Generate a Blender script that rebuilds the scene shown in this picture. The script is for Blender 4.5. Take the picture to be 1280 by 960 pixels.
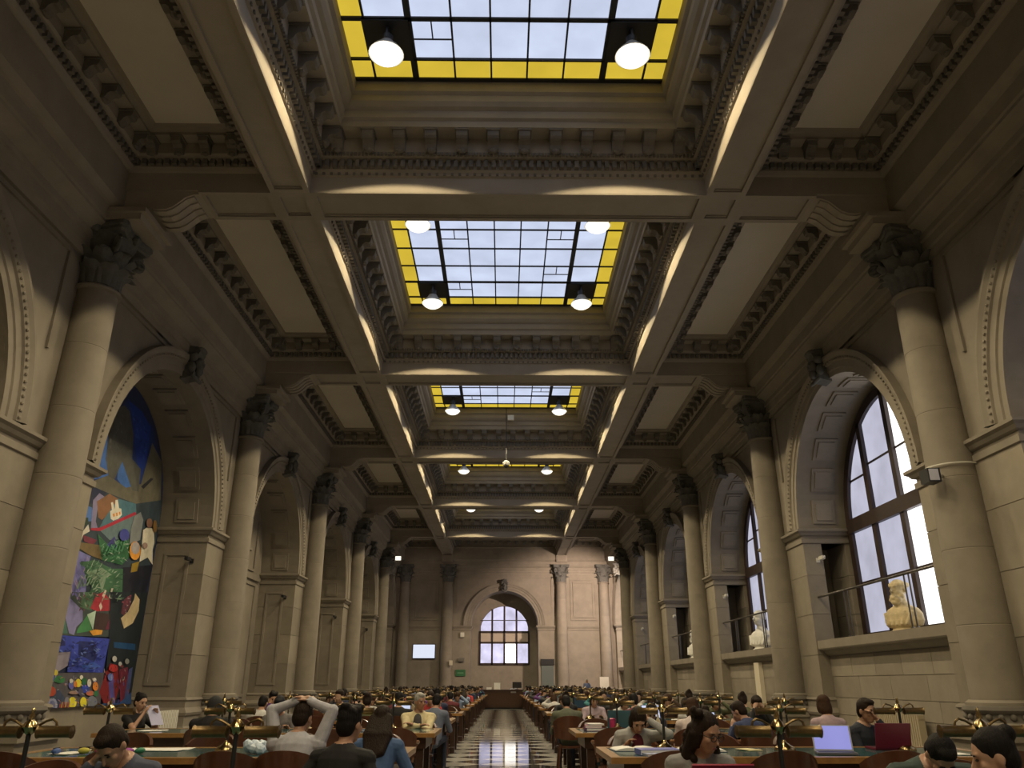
import bpy, math, random
import numpy as np
from mathutils import Vector, Matrix, Euler
random.seed(7)
for o in list(bpy.data.objects):
    bpy.data.objects.remove(o, do_unlink=True)
S = bpy.context.scene
COL = S.collection

# ------------------------------------------------------------------ camera, world, exposure
CAM = Vector((-0.07, 0.0, 1.36)); PITCH = math.radians(21.28); YAW = math.radians(-0.61); FPX = 960.0
cd = bpy.data.cameras.new('camera'); cam = bpy.data.objects.new('camera', cd); COL.objects.link(cam)
cam.location = CAM; cam.rotation_euler = (math.pi/2 + PITCH, 0, YAW)
cd.sensor_width = 36.0; cd.lens = 36.0*FPX/1280.0; cd.clip_start = 0.05; cd.clip_end = 300
S.camera = cam
W = bpy.data.worlds.new('sky'); S.world = W; W.use_nodes = True
bg = W.node_tree.nodes['Background']; bg.inputs[0].default_value = (0.62, 0.72, 1.0, 1); bg.inputs[1].default_value = 0.6
S.view_settings.view_transform = 'Standard'; S.view_settings.look = 'None'
S.view_settings.gamma = 1.0; S.view_settings.use_curve_mapping = False
S.view_settings.exposure = -0.1
LAMP_W = 600.0          # each ceiling flood
LAMP_COL = (1.0, 0.82, 0.50)
WIN_E = 0.66             # daylight seen through the tall windows
SKY_E = 0.92              # daylight on the skylight panes

def ray(px, py):
    v = Vector((px-640.0, 480.0-py, -FPX))
    return (Euler((math.pi/2+PITCH, 0, YAW)).to_matrix() @ v).normalized()
def on_x(px, py, X):     # point on the wall plane X that this line of sight meets
    d = ray(px, py); t = (X-CAM.x)/d.x; return CAM + d*t

# ------------------------------------------------------------------ hall dimensions (metres)
BAY = 9.6; Y0 = 12.85; CBW = 0.96          # cross beams start at Y0 + n*BAY and are CBW deep
YB = [Y0 + n*BAY for n in range(-2, 5)]    # -6.35 .. 51.25
YC = [13.33 + n*BAY for n in range(-2, 5)] # column axes
YEND = 59.6; YBACK = -6.3
HB = 10.41                                  # underside of the beams
XI, XO = 3.94, 4.72                         # longitudinal beams
XW = 8.2; XN = 9.6                          # wall face, back of the niches
ZS = 5.37; RA = 3.17                        # arch springing and radius
ARCH = [(YC[i]+YC[i+1])/2 for i in range(6)] + [55.65]

# ------------------------------------------------------------------ materials
MATS = {}
def nodes_of(m):
    m.use_nodes = True; nt = m.node_tree; return nt, nt.nodes['Principled BSDF']
def mat(name, col, rough=0.6, metal=0.0, noise=0.0, scale=6.0, bump=0.0, rand=0.0, emit=0.0, spec=0.5, objcol=False, coat=0.0):
    if name in MATS: return MATS[name]
    m = bpy.data.materials.new(name); nt, b = nodes_of(m); L = nt.links
    b.inputs['Base Color'].default_value = (*col, 1); b.inputs['Roughness'].default_value = rough
    b.inputs['Metallic'].default_value = metal; b.inputs['Specular IOR Level'].default_value = spec
    if coat: b.inputs['Coat Weight'].default_value = coat; b.inputs['Coat Roughness'].default_value = 0.08
    src = None
    oi = nt.nodes.new('ShaderNodeObjectInfo') if (rand or objcol) else None
    if objcol: src = oi.outputs['Color']
    if noise or bump:
        tc = nt.nodes.new('ShaderNodeTexCoord'); n = nt.nodes.new('ShaderNodeTexNoise')
        n.inputs['Scale'].default_value = scale; n.inputs['Detail'].default_value = 6; n.inputs['Roughness'].default_value = 0.62
        L.new(tc.outputs['Object'], n.inputs['Vector'])
    if noise:
        mr = nt.nodes.new('ShaderNodeMapRange'); mr.inputs['From Min'].default_value = 0.25; mr.inputs['From Max'].default_value = 0.75
        mr.inputs['To Min'].default_value = 1-noise; mr.inputs['To Max'].default_value = 1+noise
        L.new(n.outputs['Fac'], mr.inputs['Value']); val = mr.outputs['Result']
    else: val = None
    if rand:
        m2 = nt.nodes.new('ShaderNodeMapRange'); m2.inputs['To Min'].default_value = 1-rand; m2.inputs['To Max'].default_value = 1+rand
        L.new(oi.outputs['Random'], m2.inputs['Value'])
        if val is None: val = m2.outputs['Result']
        else:
            mm = nt.nodes.new('ShaderNodeMath'); mm.operation = 'MULTIPLY'; L.new(val, mm.inputs[0]); L.new(m2.outputs['Result'], mm.inputs[1]); val = mm.outputs[0]
    if val is not None:
        mx = nt.nodes.new('ShaderNodeVectorMath'); mx.operation = 'SCALE'
        if src is not None: L.new(src, mx.inputs[0])
        else: mx.inputs[0].default_value = col
        L.new(val, mx.inputs['Scale']); src = mx.outputs['Vector']
    if src is not None: L.new(src, b.inputs['Base Color'])
    if bump:
        bp = nt.nodes.new('ShaderNodeBump'); bp.inputs['Strength'].default_value = bump; bp.inputs['Distance'].default_value = 0.02
        L.new(n.outputs['Fac'], bp.inputs['Height']); L.new(bp.outputs['Normal'], b.inputs['Normal'])
    if emit:
        b.inputs['Emission Color'].default_value = (*col, 1); b.inputs['Emission Strength'].default_value = emit
    MATS[name] = m; return m

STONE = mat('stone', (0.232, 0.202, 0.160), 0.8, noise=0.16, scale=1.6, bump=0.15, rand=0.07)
STONE2 = mat('stone_block', (0.245, 0.213, 0.165), 0.78, noise=0.14, scale=2.2, bump=0.12, rand=0.12)
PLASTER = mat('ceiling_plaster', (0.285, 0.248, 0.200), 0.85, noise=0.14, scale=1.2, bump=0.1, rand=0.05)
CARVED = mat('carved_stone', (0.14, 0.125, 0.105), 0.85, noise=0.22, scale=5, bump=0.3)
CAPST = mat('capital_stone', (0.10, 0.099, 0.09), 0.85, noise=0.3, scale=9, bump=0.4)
PANELC = mat('coffer_panel_paint', (0.58, 0.53, 0.46), 0.85, noise=0.05, scale=0.8)
DARKW = mat('dark_wood', (0.055, 0.026, 0.015), 0.35, noise=0.3, scale=14, bump=0.05, coat=0.2)
EDGEW = mat('honey_wood', (0.32, 0.17, 0.055), 0.32, noise=0.25, scale=12, coat=0.3)
CHAIRW = mat('chair_wood', (0.085, 0.032, 0.016), 0.3, noise=0.3, scale=10, coat=0.3, rand=0.25)
ARMW = mat('worn_arm_wood', (0.24, 0.11, 0.045), 0.3, noise=0.25, scale=12, coat=0.3)
TOPG = mat('table_top_glass', (0.045, 0.115, 0.125), 0.08, noise=0.12, scale=3, spec=0.6)
BRASS = mat('aged_brass', (0.17, 0.115, 0.052), 0.32, metal=0.8, noise=0.3, scale=20)
BRASSL = mat('bright_brass', (0.42, 0.31, 0.15), 0.18, metal=1.0)
IRON = mat('dark_iron', (0.035, 0.035, 0.037), 0.45, metal=0.5)
BLACK = mat('black_metal', (0.012, 0.012, 0.014), 0.5)
FRAME = mat('window_frame_paint', (0.032, 0.018, 0.015), 0.5, noise=0.2, scale=6)
STEEL = mat('brushed_steel', (0.45, 0.44, 0.42), 0.3, metal=0.9)
MARBLE = mat('bust_marble', (0.72, 0.71, 0.66), 0.55, noise=0.14, scale=6, bump=0.1)
TERRA = mat('bust_ochre_stone', (0.52, 0.42, 0.24), 0.7, noise=0.3, scale=7, bump=0.3)
RAILM = mat('dark_rail_metal', (0.10, 0.09, 0.08), 0.35, metal=0.7)
WHITEP = mat('white_enamel', (0.62, 0.60, 0.53), 0.45)
CREAMP = mat('cream_paint', (0.66, 0.60, 0.47), 0.5)
PAPER = mat('paper', (0.80, 0.79, 0.76), 0.7)
TILEW = mat('white_marble_tile', (0.52, 0.50, 0.46), 0.045, noise=0.1, scale=5, rand=0.06, spec=0.6)
TILEB = mat('black_marble_tile', (0.028, 0.028, 0.030), 0.045, noise=0.3, scale=6, rand=0.2, spec=0.6)
for m_ in (TILEW, TILEB): m_.node_tree.nodes['Principled BSDF'].inputs['IOR'].default_value = 1.14      # worn, soft polish
def emis(name, col, st, streak=0.0):
    if name in MATS: return MATS[name]
    m = bpy.data.materials.new(name); m.use_nodes = True; nt = m.node_tree; nt.nodes.clear()
    o = nt.nodes.new('ShaderNodeOutputMaterial'); e = nt.nodes.new('ShaderNodeEmission')
    e.inputs[0].default_value = (*col, 1); e.inputs[1].default_value = st
    if streak:
        tc = nt.nodes.new('ShaderNodeTexCoord'); n = nt.nodes.new('ShaderNodeTexNoise'); n.inputs['Scale'].default_value = 1.1; n.inputs['Detail'].default_value = 3
        mr = nt.nodes.new('ShaderNodeMapRange'); mr.inputs['From Min'].default_value = 0.3; mr.inputs['From Max'].default_value = 0.7
        mr.inputs['To Min'].default_value = st*(1-streak); mr.inputs['To Max'].default_value = st*(1+streak)
        oi = nt.nodes.new('ShaderNodeObjectInfo'); ad = nt.nodes.new('ShaderNodeVectorMath'); ad.operation = 'ADD'
        nt.links.new(tc.outputs['Object'], ad.inputs[0]); nt.links.new(oi.outputs['Location'], ad.inputs[1])
        nt.links.new(ad.outputs[0], n.inputs['Vector']); nt.links.new(n.outputs['Fac'], mr.inputs['Value']); nt.links.new(mr.outputs['Result'], e.inputs[1])
    nt.links.new(e.outputs[0], o.inputs[0]); MATS[name] = m; return m
PANEW = emis('daylit_window_glass', (0.80, 0.80, 0.98), WIN_E, 0.14)
PANEH = emis('sunlit_window_glass', (1.0, 0.97, 0.95), WIN_E*3.0, 0.1)
SKYW = emis('skylight_pale_glass', (0.70, 0.78, 1.0), SKY_E, 0.10)
SKYY = emis('skylight_yellow_glass', (0.92, 0.66, 0.06), SKY_E*0.82, 0.10)
BULB = emis('lamp_glow', (1.0, 0.93, 0.78), 1.6)

# ------------------------------------------------------------------ mesh builder
class MB:
    def __init__(s): s.v = []; s.f = []; s.m = []
    def add(s, vs, fs, mi=0):
        n = len(s.v); s.v.extend([tuple(v) for v in vs]); s.f.extend([tuple(i+n for i in f) for f in fs]); s.m.extend([mi]*len(fs)); return s
    def box(s, x0, x1, y0, y1, z0, z1, mi=0):
        if x0 > x1: x0, x1 = x1, x0
        if y0 > y1: y0, y1 = y1, y0
        return s.add([(x0,y0,z0),(x1,y0,z0),(x1,y1,z0),(x0,y1,z0),(x0,y0,z1),(x1,y0,z1),(x1,y1,z1),(x0,y1,z1)],
              [(0,3,2,1),(4,5,6,7),(0,1,5,4),(1,2,6,5),(2,3,7,6),(3,0,4,7)], mi)
    def loft(s, rings, cap=True, mi=0, closed=True):
        n = len(rings[0]); vs = [p for r in rings for p in r]; fs = []
        for k in range(len(rings)-1):
            for i in range(n if closed else n-1):
                j = (i+1) % n; fs.append((k*n+i, k*n+j, (k+1)*n+j, (k+1)*n+i))
        if cap and closed:
            fs.append(tuple(reversed(range(n)))); fs.append(tuple((len(rings)-1)*n+i for i in range(n)))
        return s.add(vs, fs, mi)
    def lathe(s, prof, segs=16, c=(0,0,0), mi=0, cap=True):
        return s.loft([[(c[0]+r*math.cos(2*math.pi*i/segs), c[1]+r*math.sin(2*math.pi*i/segs), c[2]+z) for i in range(segs)] for r, z in prof], cap, mi)
    def tube(s, pts, rad, segs=8, mi=0, cap=True):
        pts = [Vector(p) for p in pts]; rings = []; up = None
        rads = rad if isinstance(rad, (list, tuple)) else [rad]*len(pts)
        for i, p in enumerate(pts):
            d = (pts[min(i+1, len(pts)-1)] - pts[max(i-1, 0)]).normalized()
            if up is None: up = Vector((0,0,1)) if abs(d.z) < 0.9 else Vector((1,0,0))
            a = d.cross(up).normalized(); b = d.cross(a).normalized(); up = -b
            rings.append([p + a*(rads[i]*math.cos(2*math.pi*k/segs)) + b*(rads[i]*math.sin(2*math.pi*k/segs)) for k in range(segs)])
        return s.loft(rings, cap, mi)
    def prism(s, poly, a0, a1, axis='y', mi=0):   # poly in the plane across axis
        n = len(poly)
        def P(u, w, a): return (u, a, w) if axis == 'y' else ((a, u, w) if axis == 'x' else (u, w, a))
        vs = [P(u, w, a0) for u, w in poly] + [P(u, w, a1) for u, w in poly]
        fs = [(i, (i+1) % n, n+(i+1) % n, n+i) for i in range(n)] + [tuple(reversed(range(n))), tuple(range(n, 2*n))]
        return s.add(vs, fs, mi)
    def ellipsoid(s, c, r, rot=None, segs=12, rings=8, mi=0):
        c = Vector(c); R = rot if rot is not None else Matrix.Identity(3); rr = []
        for k in range(rings+1):
            t = math.pi*min(max(k/rings, 0.02), 0.98)
            rr.append([c + R @ Vector((r[0]*math.sin(t)*math.cos(2*math.pi*i/segs), r[1]*math.sin(t)*math.sin(2*math.pi*i/segs), -r[2]*math.cos(t))) for i in range(segs)])
        return s.loft(rr, True, mi)
    def capsule(s, p0, p1, r0, r1, segs=10, mi=0):
        p0 = Vector(p0); p1 = Vector(p1); d = p1-p0; L = d.length
        if L < 1e-6: return s.ellipsoid(p0, (r0,)*3, None, segs, 6, mi)
        d.normalize(); a = d.orthogonal().normalized(); b = d.cross(a); rr = []
        for p, r, ts in ((p0, r0, (-80,-50,-20)), (p1, r1, (20,50,80))):
            for t in ts:
                t = math.radians(t); q = p + d*(r*math.sin(t)); k = r*math.cos(t)
                rr.append([q + a*(k*math.cos(2*math.pi*i/segs)) + b*(k*math.sin(2*math.pi*i/segs)) for i in range(segs)])
        return s.loft(rr, True, mi)
    def xform(s, M): s.v = [tuple(M @ Vector(v)) for v in s.v]; return s
    def mesh(s, name, mats, smooth=False):
        me = bpy.data.meshes.new(name); me.from_pydata(s.v, [], s.f)
        for m in (mats if isinstance(mats, (list, tuple)) else [mats]): me.materials.append(m)
        if len(me.materials) > 1: me.polygons.foreach_set('material_index', s.m)
        if smooth:
            me.polygons.foreach_set('use_smooth', [True]*len(me.polygons))
        # outward normals
        import bmesh
        bm = bmesh.new(); bm.from_mesh(me); bmesh.ops.recalc_face_normals(bm, faces=bm.faces); bm.to_mesh(me); bm.free()
        if smooth:
            try: me.set_sharp_from_angle(angle=math.radians(smooth if smooth is not True else 40))
            except Exception: pass
        me.update(); return me
    def build(s, name, mats, parent=None, loc=(0,0,0), smooth=False):
        return link(name, s.mesh(name, mats, smooth), parent, loc)
def link(name, data, parent=None, loc=(0,0,0), rotz=0.0, scale=None):
    o = bpy.data.objects.new(name, data); COL.objects.link(o); o.location = loc; o.rotation_euler = (0,0,rotz)
    if scale: o.scale = scale
    if parent is not None: o.parent = parent
    return o
def tag(o, label, cat, group=None):
    o['label'] = label; o['category'] = cat
    if group: o['group'] = group
    return o
def struct(o): o['kind'] = 'structure'; return o
def thing(name, label, cat, loc=(0,0,0), rotz=0.0, group=None):
    return tag(link(name, None, None, loc, rotz), label, cat, group)
def sroot(name, loc=(0,0,0)): return struct(link(name, None, None, loc))
TREES = {}
def tree(o):
    if o.name not in TREES: TREES[o.name] = [(c, tree(c)) for c in o.children]
    return TREES[o.name]
def copy_tree(o, parent=None, loc=None, rotz=None, sub=None):
    sub = tree(o) if sub is None else sub
    c = o.copy(); COL.objects.link(c); c.parent = parent
    if loc is not None: c.location = loc
    if rotz is not None: c.rotation_euler = (0,0,rotz)
    for ch, t in sub: copy_tree(ch, c, None, None, t)
    return c
ORD = ['first','second','third','fourth','fifth','sixth','seventh','eighth','ninth','tenth','eleventh','twelfth','thirteenth','fourteenth','fifteenth']
def rect_sweep(mb, x0, x1, y0, y1, prof, sgn=1, mi=0):   # profile (inset, z) carried round a rectangle
    rings = []
    for w, z in prof:
        w *= sgn; rings.append([(x0+w,y0+w,z),(x1-w,y0+w,z),(x1-w,y1-w,z),(x0+w,y1-w,z)])
    return mb.loft(rings, False, mi)
# ================================================================== FLOOR
TD = 0.96                                    # diagonal of a floor tile laid cornerwise
def checker_floor():
    m = bpy.data.materials.new('marble_checker'); nt, b = nodes_of(m); L = nt.links
    tc = nt.nodes.new('ShaderNodeTexCoord'); mp = nt.nodes.new('ShaderNodeMapping'); mp.inputs['Rotation'].default_value = (0,0,math.pi/4)
    mp.inputs['Location'].default_value = (0.5, 0.5, 0.25)
    ck = nt.nodes.new('ShaderNodeTexChecker'); ck.inputs['Scale'].default_value = 1.0
    e = TD/math.sqrt(2); mp.inputs['Scale'].default_value = (1/e, 1/e, 1)
    ck.inputs['Color1'].default_value = (0.52,0.50,0.46,1); ck.inputs['Color2'].default_value = (0.035,0.035,0.038,1)
    L.new(tc.outputs['Object'], mp.inputs[0]); L.new(mp.outputs[0], ck.inputs[0]); L.new(ck.outputs[0], b.inputs['Base Color'])
    b.inputs['Roughness'].default_value = 0.05; b.inputs['IOR'].default_value = 1.14; return m
fm = MB(); fm.box(-10.5, 10.5, YBACK-0.5, YEND+2.5, -0.25, -0.004)
floor = struct(fm.build('floor', checker_floor()))
e = TD/math.sqrt(2)
tb = MB(); h = TD/2-0.004; tb.add([(h,0,0.0),(0,h,0.0),(-h,0,0.0),(0,-h,0.0),(h,0,-0.02),(0,h,-0.02),(-h,0,-0.02),(0,-h,-0.02)], [(0,1,2,3),(0,4,5,1),(1,5,6,2),(2,6,7,3),(3,7,4,0)])
tw = tb.mesh('tile_white', TILEW); tk = tb.mesh('tile_black', TILEB)
cnt = 0
for r in range(int(13.0/(TD/2)), int(47/(TD/2))):
    y = r*TD/2
    for c in range(-2, 3):
        x = c*TD + (TD/2 if r % 2 else 0)
        if abs(x) > 1.75 or cnt >= 298: continue
        link('tile', tk if r % 2 else tw, floor, (x, y, 0.0)); cnt += 1

# ================================================================== CEILING
ceil = sroot('ceiling')
def strips(mb, x0, x1, y0, y1, z, w=0.11, d=0.05):       # raised border round a soffit panel
    mb.box(x0, x1, y0, y0+w, z, z+d); mb.box(x0, x1, y1-w, y1, z, z+d)
    mb.box(x0, x0+w, y0+w, y1-w, z, z+d); mb.box(x1-w, x1, y0+w, y1-w, z, z+d)
    mb.box(x0+w+0.03, x1-w-0.03, y0+w+0.03, y0+w+0.05, z+0.02, z+d+0.01); mb.box(x0+w+0.03, x1-w-0.03, y1-w-0.05, y1-w-0.03, z+0.02, z+d+0.01)
for s in (-1, 1):
    for i in range(len(YB)):
        ya = YB[i]+CBW; yb = YB[i+1] if i+1 < len(YB) else YEND
        m = MB(); m.box(s*XI, s*XO, ya, yb, HB+0.05, 10.95); a, b = sorted((s*XI, s*XO)); strips(m, a, b, ya, yb, HB)
        m.build('longitudinal_beam', PLASTER, ceil)
for i, y in enumerate(YB):
    m = MB(); m.box(-7.6, 7.6, y, y+CBW, HB+0.05, 10.95)
    strips(m, -XI, XI, y, y+CBW, HB)
    for s in (-1, 1):
        a, b = sorted((s*XI, s*XO)); strips(m, a, b, y, y+CBW, HB, 0.15)
        a, b = sorted((s*XO, s*6.15)); strips(m, a, b, y, y+CBW, HB)
    m.build('cross_beam', PLASTER, ceil)
# scroll brackets under the ends of the cross beams
pr = [(6.12,10.5),(6.12,10.41),(6.25,10.40),(6.40,10.34),(6.52,10.22),(6.62,10.12),(6.75,10.06),(6.92,10.05),(7.02,10.08),(7.10,10.06),(7.14,9.98),(7.22,9.93),(7.6,9.93),(7.6,10.5)]
for s in (-1, 1):
    m = MB(); m.prism([(s*x, z) for x, z in pr], 0.06, 0.90)
    for k in range(4):
        m.prism([(s*x, z-0.035) for x, z in pr[2:9]] + [(s*x, z+0.02) for x, z in reversed(pr[2:9])], 0.10+k*0.205, 0.22+k*0.205)
    bm_ = m.mesh('scroll_bracket', PLASTER)
    blk = MB(); blk.box(s*7.12, s*8.25, -0.1, 1.06, 9.72, 9.93); blk.box(s*7.02, s*8.25, -0.16, 1.12, 9.86, 9.96)
    bk_ = blk.mesh('impost_block', PLASTER)
    for y in YB:
        link('scroll_bracket', bm_, ceil, (0,y,0)); link('impost_block', bk_, ceil, (0,y,0))
# cornices: dentils, beads and modillions round each coffer
def dentil_ring(mb, x0, x1, y0, y1, w, z0, z1, dp, pitch, wd):
    for (ax, a0, a1) in (('x', x0+w, x1-w), ('y', y0+w, y1-w)):
        n = int((a1-a0)/pitch)
        for k in range(n):
            t = a0 + (k+0.5)*(a1-a0)/n
            if ax == 'x':
                mb.box(t-wd/2, t+wd/2, y1-w-dp, y1-w, z0, z1); mb.box(t-wd/2, t+wd/2, y0+w, y0+w+dp, z0, z1)
            else:
                mb.box(x0+w, x0+w+dp, t-wd/2, t+wd/2, z0, z1); mb.box(x1-w-dp, x1-w, t-wd/2, t+wd/2, z0, z1)
def modillion_mesh(sc=1.0):
    m = MB(); w = 0.11*sc
    prof = [(0,0.30),(0,-0.02),(0.05,-0.04),(0.10,0.0),(0.13,0.08),(0.20,0.13),(0.27,0.12),(0.31,0.16),(0.32,0.24),(0.33,0.30)]
    m.prism([(-u*sc, z*sc) for u, z in prof], -w, w, 'x')    # projects to -y
    m.box(-w*1.25, w*1.25, -0.35*sc, 0, 0.27*sc, 0.31*sc)
    m.ellipsoid((0,-0.06*sc,-0.02*sc), (w*0.8,0.06*sc,0.06*sc), None, 8, 5)
    return m
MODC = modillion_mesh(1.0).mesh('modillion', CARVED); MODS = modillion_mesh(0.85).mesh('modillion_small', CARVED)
def place_mods(parent, me, x0, x1, y0, y1, w, z, pitch):
    for (ax, a0, a1) in (('x', x0+w, x1-w), ('y', y0+w, y1-w)):
        n = max(2, round((a1-a0-0.5)/pitch)); st = (a1-a0-0.5)/n
        for k in range(n+1):
            t = a0+0.25+k*st
            if ax == 'x':
                link('modillion', me, parent, (t, y1-w, z)); link('modillion', me, parent, (t, y0+w, z), math.pi)
            else:
                link('modillion', me, parent, (x0+w, t, z), math.pi/2); link('modillion', me, parent, (x1-w, t, z), -math.pi/2)
PC = [(0.006,10.43),(0.006,10.78),(0.05,10.80),(0.05,10.84),(0.10,10.90),(0.10,11.10),(0.24,11.12),(0.30,11.18),(0.30,11.50),(0.66,11.50),(0.66,11.64),(0.72,11.68),(0.72,11.84),(0.80,11.88),(0.86,11.96),(0.86,12.10),(0.93,12.14),(0.95,12.38)]
PS = [(-0.32,10.86),(0.0,10.86),(0.04,10.88),(0.08,10.95),(0.08,11.10),(0.20,11.12),(0.24,11.16),(0.24,11.40),(0.50,11.40),(0.50,11.46),(0.56,11.50),(0.62,11.50),(0.66,11.56)]
for i in range(len(YB)):
    last = i == len(YB)-1
    ya = YB[i]+CBW; yb = YB[i+1] if not last else YEND
    m = MB(); 
    if last: prof = [(w, z) for w, z in PC if z < 11.7] + [(1.0,11.70),(1.0,11.62)]
    else: prof = PC
    rect_sweep(m, -XI, XI, ya, yb, prof)
    cf = m.build('coffer_cornice', PLASTER, ceil)
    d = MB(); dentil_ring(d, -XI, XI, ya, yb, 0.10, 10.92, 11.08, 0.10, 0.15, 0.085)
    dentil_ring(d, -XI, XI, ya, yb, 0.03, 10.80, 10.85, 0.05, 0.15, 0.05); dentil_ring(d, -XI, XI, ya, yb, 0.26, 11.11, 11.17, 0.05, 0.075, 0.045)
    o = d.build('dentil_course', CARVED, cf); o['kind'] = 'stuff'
    place_mods(cf, MODC, -XI, XI, ya, yb, 0.30, 11.19, 0.62)
    if last:
        p = MB(); p.box(-XI+1.0, XI-1.0, ya+1.0, yb-1.0, 11.62, 11.75); p.build('ceiling_panel', PANELC, ceil)
    for s in (-1, 1):
        x0, x1 = sorted((s*(XO+0.26), s*7.55))
        m = MB(); rect_sweep(m, x0, x1, ya, yb, PS)
        sf = m.build('side_coffer_cornice', PLASTER, ceil)
        d = MB(); dentil_ring(d, x0, x1, ya, yb, 0.08, 10.97, 11.09, 0.09, 0.15, 0.085)
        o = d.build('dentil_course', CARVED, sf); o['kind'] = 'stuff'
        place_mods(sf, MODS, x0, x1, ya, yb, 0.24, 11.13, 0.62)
        p = MB(); p.box(x0+0.64, x1-0.64, ya+0.64, yb-0.64, 11.55, 11.65); p.build('ceiling_panel', PANELC, ceil)
# roof deck closing everything above
rf = MB(); rf.box(-10.5, 10.5, YBACK-0.6, YEND+2.6, 12.75, 13.0); rf.build('roof_deck', IRON, ceil)

# skylights
SKH, SKW = 3.29, 3.0
cols_x = [(-3.0,-2.62,'y'),(-2.58,-1.87,'s'),(-1.75,-1.06,'w'),(-1.03,-0.36,'w'),(-0.33,0.33,'w'),(0.36,1.03,'w'),(1.06,1.75,'w'),(1.87,2.58,'s'),(2.62,3.0,'y')]
rows_y = [(-3.27,-2.84,'y')] + [(-2.80+k*0.9333, -2.80+(k+1)*0.9333-0.04, 'w') for k in range(6)] + [(2.84,3.27,'y')]
def ceiling_lamp(x, y, z, label):
    t = thing('ceiling_lamp', label, 'lamp', (x, y, z), 0, 'flood lamps under the skylights')
    copy_parts(t)
    ld = bpy.data.lights.new('flood', 'SPOT'); ld.energy = LAMP_W; ld.color = LAMP_COL; ld.spot_size = math.radians(135); ld.spot_blend = 0.04; ld.shadow_soft_size = 0.06
    lo = bpy.data.objects.new('flood_light', ld); COL.objects.link(lo); lo.parent = t; lo.location = (0,0,-0.21)
m = MB(); n = 24
m.lathe([(0.07,0.26),(0.11,0.25),(0.15,0.17),(0.25,0.08),(0.31,0.0),(0.315,0.0),(0.26,0.085),(0.16,0.18),(0.12,0.265),(0.07,0.28)], n, cap=False)
LREF = m.mesh('reflector', mat('lamp_aluminium', (0.75,0.73,0.68), 0.3, metal=0.6), 50)
m = MB(); m.lathe([(0.001,-0.15),(0.10,-0.14),(0.18,-0.11),(0.25,-0.06),(0.295,0.012),(0.24,0.05),(0.001,0.06)], n, cap=False); LGLOW = m.mesh('glowing_lens', BULB, 50)
m = MB(); m.lathe([(0.09,0.26),(0.10,0.30),(0.10,0.42),(0.06,0.46),(0.03,0.48),(0.03,0.70)], 12); m.box(-0.02,0.02,-0.11,0.11,0.30,0.56); LHOUS = m.mesh('lamp_housing', BLACK, 40)
def copy_parts(t):
    link('reflector', LREF, t); link('glowing_lens', LGLOW, t); link('lamp_housing', LHOUS, t)
nb = 0; pane_cache = {}
for i in range(0, len(YB)-1):
    yc = (YB[i]+CBW+YB[i+1])/2; nb += 1
    w = sroot('window_%d' % nb, (0, yc, 12.37))
    fr = MB()
    xs = [-3.02]+[(cols_x[k][1]+cols_x[k+1][0])/2 for k in range(8)]+[3.02]; ws = [0.05,0.04,0.12,0.035,0.035,0.035,0.035,0.12,0.04,0.05]
    for x, ww in zip(xs, ws): fr.box(x-ww/2, x+ww/2, -3.3, 3.3, -0.03, 0.05)
    ys = [-3.29]+[(rows_y[k][1]+rows_y[k+1][0])/2 for k in range(7)]+[3.29]
    for k, y in enumerate(ys):
        ww = 0.09 if k in (2, 6) else 0.045; fr.box(-3.02, 3.02, y-ww/2, y+ww/2, -0.03, 0.05)
    fr.box(-3.1, 3.1, -3.4, -3.28, -0.02, 0.1); fr.box(-3.1, 3.1, 3.28, 3.4, -0.02, 0.1); fr.box(-3.1,-3.0,-3.4,3.4,-0.02,0.1); fr.box(3.0,3.1,-3.4,3.4,-0.02,0.1)
    # vents: small sub-bars
    for (cx, cy) in ((2, 3), (6, 3), (2, 6), (6, 5)):
        x0, x1, _ = cols_x[cx]; y0, y1, _ = rows_y[cy]
        fr.box(x0, x1, (y0+y1)/2-0.012, (y0+y1)/2+0.012, -0.02, 0.02); fr.box((x0+x1)/2-0.012, (x0+x1)/2+0.012, y0, (y0+y1)/2, -0.02, 0.02)
    fr.build('skylight_bars', BLACK, w)
    for cx, (x0, x1, ct) in enumerate(cols_x):
        for cy, (y0, y1, rt) in enumerate(rows_y):
            if ct == 's' and cy in (1, 6):
                key = ('plate',)
                mm = pane_cache.get((cx,cy)) or MB().box(x0-0.06, x1+0.06, y0-0.03, y1+0.03, -0.06, 0.02).mesh('mount_plate', BLACK)
                pane_cache[(cx,cy)] = mm; link('mount_plate', mm, w); continue
            mm = pane_cache.get((cx,cy))
            if mm is None:
                mm = MB().box(x0, x1, y0, y1, 0.0, 0.012).mesh('pane', SKYY if 'y' in (ct, rt) else SKYW); pane_cache[(cx,cy)] = mm
            link('pane', mm, w)
    for sx, nx in ((-1,'left'), (1,'right')):
        for sy, ny in ((-1,'near'), (1,'far')):
            if i == 0: where = 'behind the viewer'
            else: where = 'of the %s skylight from the viewer' % ORD[i-1]
            ceiling_lamp(sx*2.19, yc+sy*2.07, 11.76, 'round flood lamp hanging at the %s %s corner %s' % (ny, nx, where))

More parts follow.
